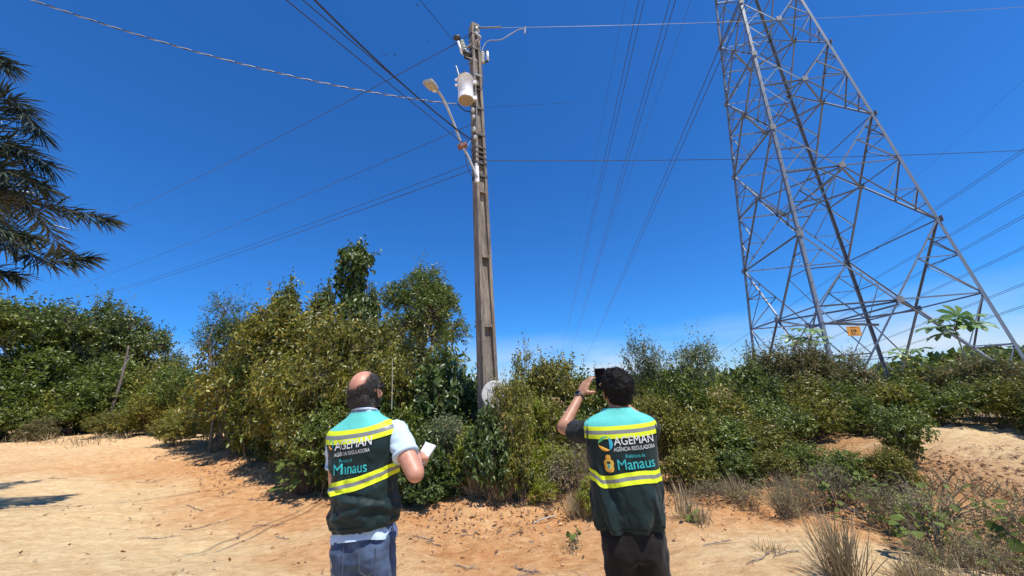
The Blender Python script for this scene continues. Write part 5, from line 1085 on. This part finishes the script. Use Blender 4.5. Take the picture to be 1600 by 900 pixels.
def man_two():
    X0 = np.array([.575, 2.36, 0]); X0[2] = gz(X0[0], X0[1]); yaw = -.06; Rz = rotm((0, 0, 1), yaw)
    def loc(px, py, D): return Rz.T @ (at(px, py, D) - X0)
    sh = lambda s: np.array([s * .170, .0, 1.378])
    elL = loc(880, 668, 2.58); wrL = loc(907, 617, 2.765); elR = np.array([.235, .26, 1.36]); wrR = np.array([.085, .40, 1.52])
    T = mat4(rotm((0, 0, 1), .04) @ rotm((1, 0, 0), .16), (.021, .012, 1.583))
    mb = MB(); head_shapes(mb, T)
    mb.tube(smooth_path([(0, -.025, 1.36), (0, -.022, 1.44), T[:3, 3] + T[:3, :3] @ np.array([0, -.03, -.04])], 8), np.linspace(.06, .056, 8), 16)
    mb.tube([(0, 0, .90), (0, 0, 1.05), (0, 0, 1.25), (0, -.01, 1.37), (0, -.02, 1.42)], (.14, .14, .15, .14, .07), 20, up=(0, 1, 0), ry=(.095, .10, .10, .085, .055))
    for el, wr, s in ((elR, wrR, 1), (elL, wrL, -1)):
        mb.tube(smooth_path([sh(s) + (-s * .05, 0, .0), sh(s), (sh(s) + el) / 2 + (s * .006, 0, -.006), el], 14), np.interp(np.linspace(0, 1, 14), [0, .35, .7, 1], [.045, .05, .046, .042]), 16)
        mb.ellipsoid(el, (.0415,) * 3, None, 10); mb.tube(smooth_path([el, el * .7 + wr * .3, wr], 10), np.interp(np.linspace(0, 1, 10), [0, .3, 1], [.041, .0425, .026]), 16)
    pc = loc(938.5, 592, 2.82); pR = rotm((1, 0, 0), -.0) @ frame_z((-.10, -1, -.30), (1, -.1, 0))      # phone: screen normal towards the face
    if pR[2, 1] < 0: pR = pR @ np.diag([-1, -1, 1])
    ed = pc - pR[:, 0] * np.sign(pR[0, 0]) * .037
    dL = (ed + np.array([-.02, .0, .055])) - wrL; hand(mb, wrL, dL, np.array([.8, .55, -.1]), np.array([.3, -.5, -.8]), [(.05, .45, .6), (.1, .5, .6), (.15, .55, .6), (.2, .6, .6)], thumb=(.75, .45, .55))
    er = pc + pR[:, 0] * np.sign(pR[0, 0]) * .037; hand(mb, wrR, er + np.array([0, 0, -.03]) - wrR, np.array([-.75, .35, -.25]), np.array([-.3, -.8, -.2]), [(.15, .75, .7)] * 4, thumb=(.55, .55, .55))
    for s, (fx, fy) in zip((-1, 1), ((-.11, .01), (.11, .02))): mb.tube([(s * .08, 0, .90), (s * .085, 0, .5), (fx, fy - .02, .06)], (.065, .05, .036), 12)
    me = remesh(mb, .0058, 4, 'person'); me.materials.append(M_SKIN2); P = link('person', me); P.location = X0; P.rotation_euler = (0, 0, yaw)
    tag(P, 'black-haired man in dark green vest raising a phone to photograph the pole', 'person', 'two inspectors')
    # hair
    hb = MB(); g = lambda c: T[:3, :3] @ np.array(c) + T[:3, 3]
    hb.ellipsoid(g((0, -.020, .040)), (.088, .103, .094), T[:3, :3], 30); hb.ellipsoid(g((0, -.062, -.028)), (.068, .052, .062), T[:3, :3], 24); hb.ellipsoid(g((0, .03, .085)), (.07, .07, .052), T[:3, :3], 24)
    hm = remesh(hb, .006, 2, 'hair'); v = getv(hm); n = getn(hm); l = (v - T[:3, 3]) @ T[:3, :3]; k = .010 * fbm(l * 30, 3, 6) * sst(-.05, .03, l[:, 2]) + .006 * np.abs(fbm(l * 70, 2, 16)) * sst(-.06, .03, l[:, 2]); k -= .004 * sst(-.03, -.08, l[:, 2]); setv(hm, v + n * k[:, None])
    bm = bmesh.new(); bm.from_mesh(hm); Ti = np.linalg.inv(T)
    kill = []
    for f in bm.faces:
        c = Ti[:3, :3] @ np.array(f.calc_center_median()) + Ti[:3, 3]
        if (c[1] > .055 and c[2] < .055) or (c[2] < -.012 and c[1] > -.012) or c[2] < -.083: kill.append(f)
    bmesh.ops.delete(bm, geom=kill, context='FACES'); bm.to_mesh(hm); bm.free(); hm.materials.append(M_HAIR2); hair = link('hair', hm, P)
    strands(hm, lambda l: sst(-.085, -.02, l[:, 2]), T, 12000, .010, .0008, M_HAIR2, 'curls', hair, 5, lambda p: unit(np.stack([p[:, 0] * .2 + .3 * np.sin(p[:, 2] * 120), -.4 + .5 * np.sin(p[:, 0] * 130), -.7 + 0 * p[:, 0]], 1)), .25, .05)
    # tee
    prof = [(.90, .15, .112, 0), (1.1, .16, .112, 0), (1.3, .172, .11, -.006), (1.37, .172, .10, -.012), (1.41, .15, .088, -.018), (1.45, .09, .07, -.02), (1.475, .066, .062, -.02)]
    V = Vest(prof, lambda u, z: 0 * u); V.grid('shirt', M_SHIRT2, P, -math.pi, math.pi, .90, 1.475, 0, 100, 40)
    for s, el in ((1, elR), (-1, elL)):
        a = sh(s) + (-s * .04, 0, .0); e = sh(s) + (el - sh(s)) * .62; mid = sh(s) * .5 + e * .5 + (0, 0, -.018); mb = MB(); mb.tube(smooth_path([a, sh(s) + (0, 0, -.004), mid, e + (0, 0, -.014)], 16), np.interp(np.linspace(0, 1, 16), [0, .3, .7, 1], [.056, .064, .064, .066]), 26)
        m2 = remesh(mb, .009, 4, 'sleeve'); v = getv(m2); setv(m2, v + getn(m2) * (fbm(v * (20, 20, 30), 3, 14) * .005)[:, None]); m2.materials.append(M_SHIRT2); link('sleeve', m2, P)
    prof = [(.868, .150, .112, 0), (.888, .168, .130, 0), (.93, .180, .140, 0), (1.0, .184, .142, 0), (1.10, .186, .138, 0), (1.20, .190, .131, 0), (1.30, .200, .126, -.006), (1.36, .208, .118, -.012), (1.40, .208, .108, -.016), (1.43, .192, .096, -.018), (1.455, .140, .082, -.02), (1.475, .092, .074, -.022), (1.492, .074, .070, -.02)]
    def disp(u, z):
        q = np.stack([u * 2.6 + z * 4.5, z * 3.2 - u * .6, 0 * u], -1); k = .020 * fbm(q, 4, 25) * sst(1.16, 1.02, z) + .005 * fbm(q * 1.3 + 7, 2, 31) * sst(1.38, 1.2, z)
        f = -np.exp(-((u + .62 + (z - 1.1) * 1.1) / .11) ** 2) * .016 * sst(1.26, 1.14, z); f2 = .013 * np.sin(u * 8 + 5 * (z - .9) * u) * sst(1.06, .92, z)
        return k + f + f2
    W = Vest(prof, disp); ve = W.grid('vest', M_VEST, P, -math.pi, math.pi, .870, 1.492, 0, 180, 150)
    y0 = loc(965, 664, 2.30)[2]; y1 = loc(965, 683.5, 2.30)[2]; sl1 = lambda u: .006 * np.sin(u) - .004 * np.cos(2 * u)
    W.grid('yoke', M_TEAL, ve, -math.pi, math.pi, lambda u: y0 - .004 + sl1(u), 1.493, .002, 160, 60)
    def band(top, bot, slope, u0=-math.pi, u1=math.pi):
        for f0, f1, mt, of in ((0, .36, M_YEL, .0035), (.36, .66, M_REFL, .0038), (.66, 1, M_YEL, .0035)): W.grid('reflective_band', mt, ve, u0, u1, lambda u: bot + (top - bot) * f0 + slope(u), lambda u: bot + (top - bot) * f1 + slope(u), of, 160, 6)
    band(y0, y1, sl1); b0 = loc(975, 739.5, 2.30)[2]; b1 = loc(975, 759, 2.30)[2]; band(b0, b1, lambda u: .010 * np.sin(u * 1.3) + .006 * np.sin(u * 4 + 1) + np.where(u < -.75, .022 * sst(-.75, -1.1, u), 0))
    W.grid('hem_band', M_VEST, ve, -math.pi, math.pi, .866, .889, .003, 120, 6)
    def L(px, py): q = loc(px, py, 2.29); return q[0] + .012, q[2]
    x, z = L(989, 688.5); W.text('lettering', 'AGEMAN', .060, x, z, M_TXTW, ve, .0006, 0, .90, .03)
    x, z = L(990, 701); W.text('lettering', 'AGÊNCIA REGULADORA', .030, x, z, M_TXTW, ve, .0, 0, .69, .03)
    x, z = L(990, 713); W.text('lettering', 'Prefeitura de', .027, x, z, M_TXTT, ve, 0, 0, .74, .02)
    x, z = L(992, 726); W.text('lettering', 'Manaus', .074, x, z, M_TXTT, ve, .0006, 0, .93, .03)
    x, z = L(943, 693.5); r = .038
    W.shape('emblem', circ_seg(r, -62, 62), x, z, M_BLU, ve); W.shape('emblem', circ_seg(r, 66, 180), x, z, M_GRN, ve); W.shape('emblem', circ_seg(r, 188, 300), x, z, M_ORG, ve)
    # municipal crest
    x, z = L(948, 725); body = [(0, .052), (.012, .048), (.015, .034), (.012, .026), (.024, .020), (.030, .004), (.026, -.010), (.028, -.030), (.022, -.042), (.014, -.046), (0, -.048)]; body = [(a * .9, b * .9) for a, b in body]; body = body + [(-a, b) for a, b in body[-2:0:-1]]
    W.shape('crest', body, x, z, M_ORG, ve); W.shape('crest_shield', [(-.014, .016), (.014, .016), (.016, -.008), (.009, -.026), (0, -.031), (-.009, -.026), (-.016, -.008)], x, z, M_YEP, ve, .0050); W.shape('crest_shield', [(-.010, .012), (.010, .012), (.009, 0), (-.009, 0)], x, z, M_VEST, ve, .0056); W.shape('crest_shield', [(-.006, -.004), (.006, -.004), (.005, -.022), (-.005, -.022)], x, z, M_TXTT, ve, .0056)
    # binding along the left armhole
    for s, el in ((-1, elL), (1, elR)):
        c = sh(s) + (s * .006, .0, -.022); R = frame_z((s, .25, .12)); MB().tube([c + R @ np.array([.080 * math.cos(t), .088 * math.sin(t), 0]) for t in np.linspace(0, 2 * math.pi, 34)], .004, 6, cap=False).build('armhole_binding', M_VEST, ve, True)
    tro = legs_trousers(P, .83, .165, .118, M_TROU, 6, ((-.11, .01), (.11, .02)), wz=.93)
    shoe(P, -.11, .02, .1); shoe(P, .11, .03, -.1)
    # wrist watch
    ax = unit((wrL - elL)[None])[0]; c = wrL - ax * .018; wt = MB(); wt.tube([c - ax * .011, c + ax * .011], .0315, 24); wo = wt.build('wrist_watch', M_BLKR, P, True)
    fd = unit(np.array([[-.55, -.75, .25]]))[0]; fd = fd - ax * (fd @ ax); fd /= np.linalg.norm(fd); R = np.stack([np.cross(ax, fd), ax, fd], 1); MB().box(c + fd * .032, (.034, .038, .010), R).build('case', simple('steel_watch_case', (.35, .36, .38), None, .3, .8), wo); MB().box(c + fd * .0375, (.029, .033, .003), R).build('screen', simple('watch_glass', (.005, .006, .008), None, .08), wo)
    # phone
    ph = empty('smartphone', Rz @ pc + X0); tag(ph, 'dark smartphone held up in front of the black-haired man', 'smartphone'); RW = Rz @ pR
    MB().box((0, 0, 0), (.074, .150, .010), RW).build('case', simple('brown_phone_case', (.05, .022, .018), (.08, .035, .028), .5, 0, 9), ph); MB().box(RW @ np.array([0, 0, .0055]), (.068, .143, .002), RW).build('screen', simple('dark_glass', (.006, .006, .008), None, .06), ph)
    MB().box(RW @ np.array([-.018, .05, -.007]), (.028, .03, .004), RW).build('camera_bump', M_BLKR, ph)
man_two()
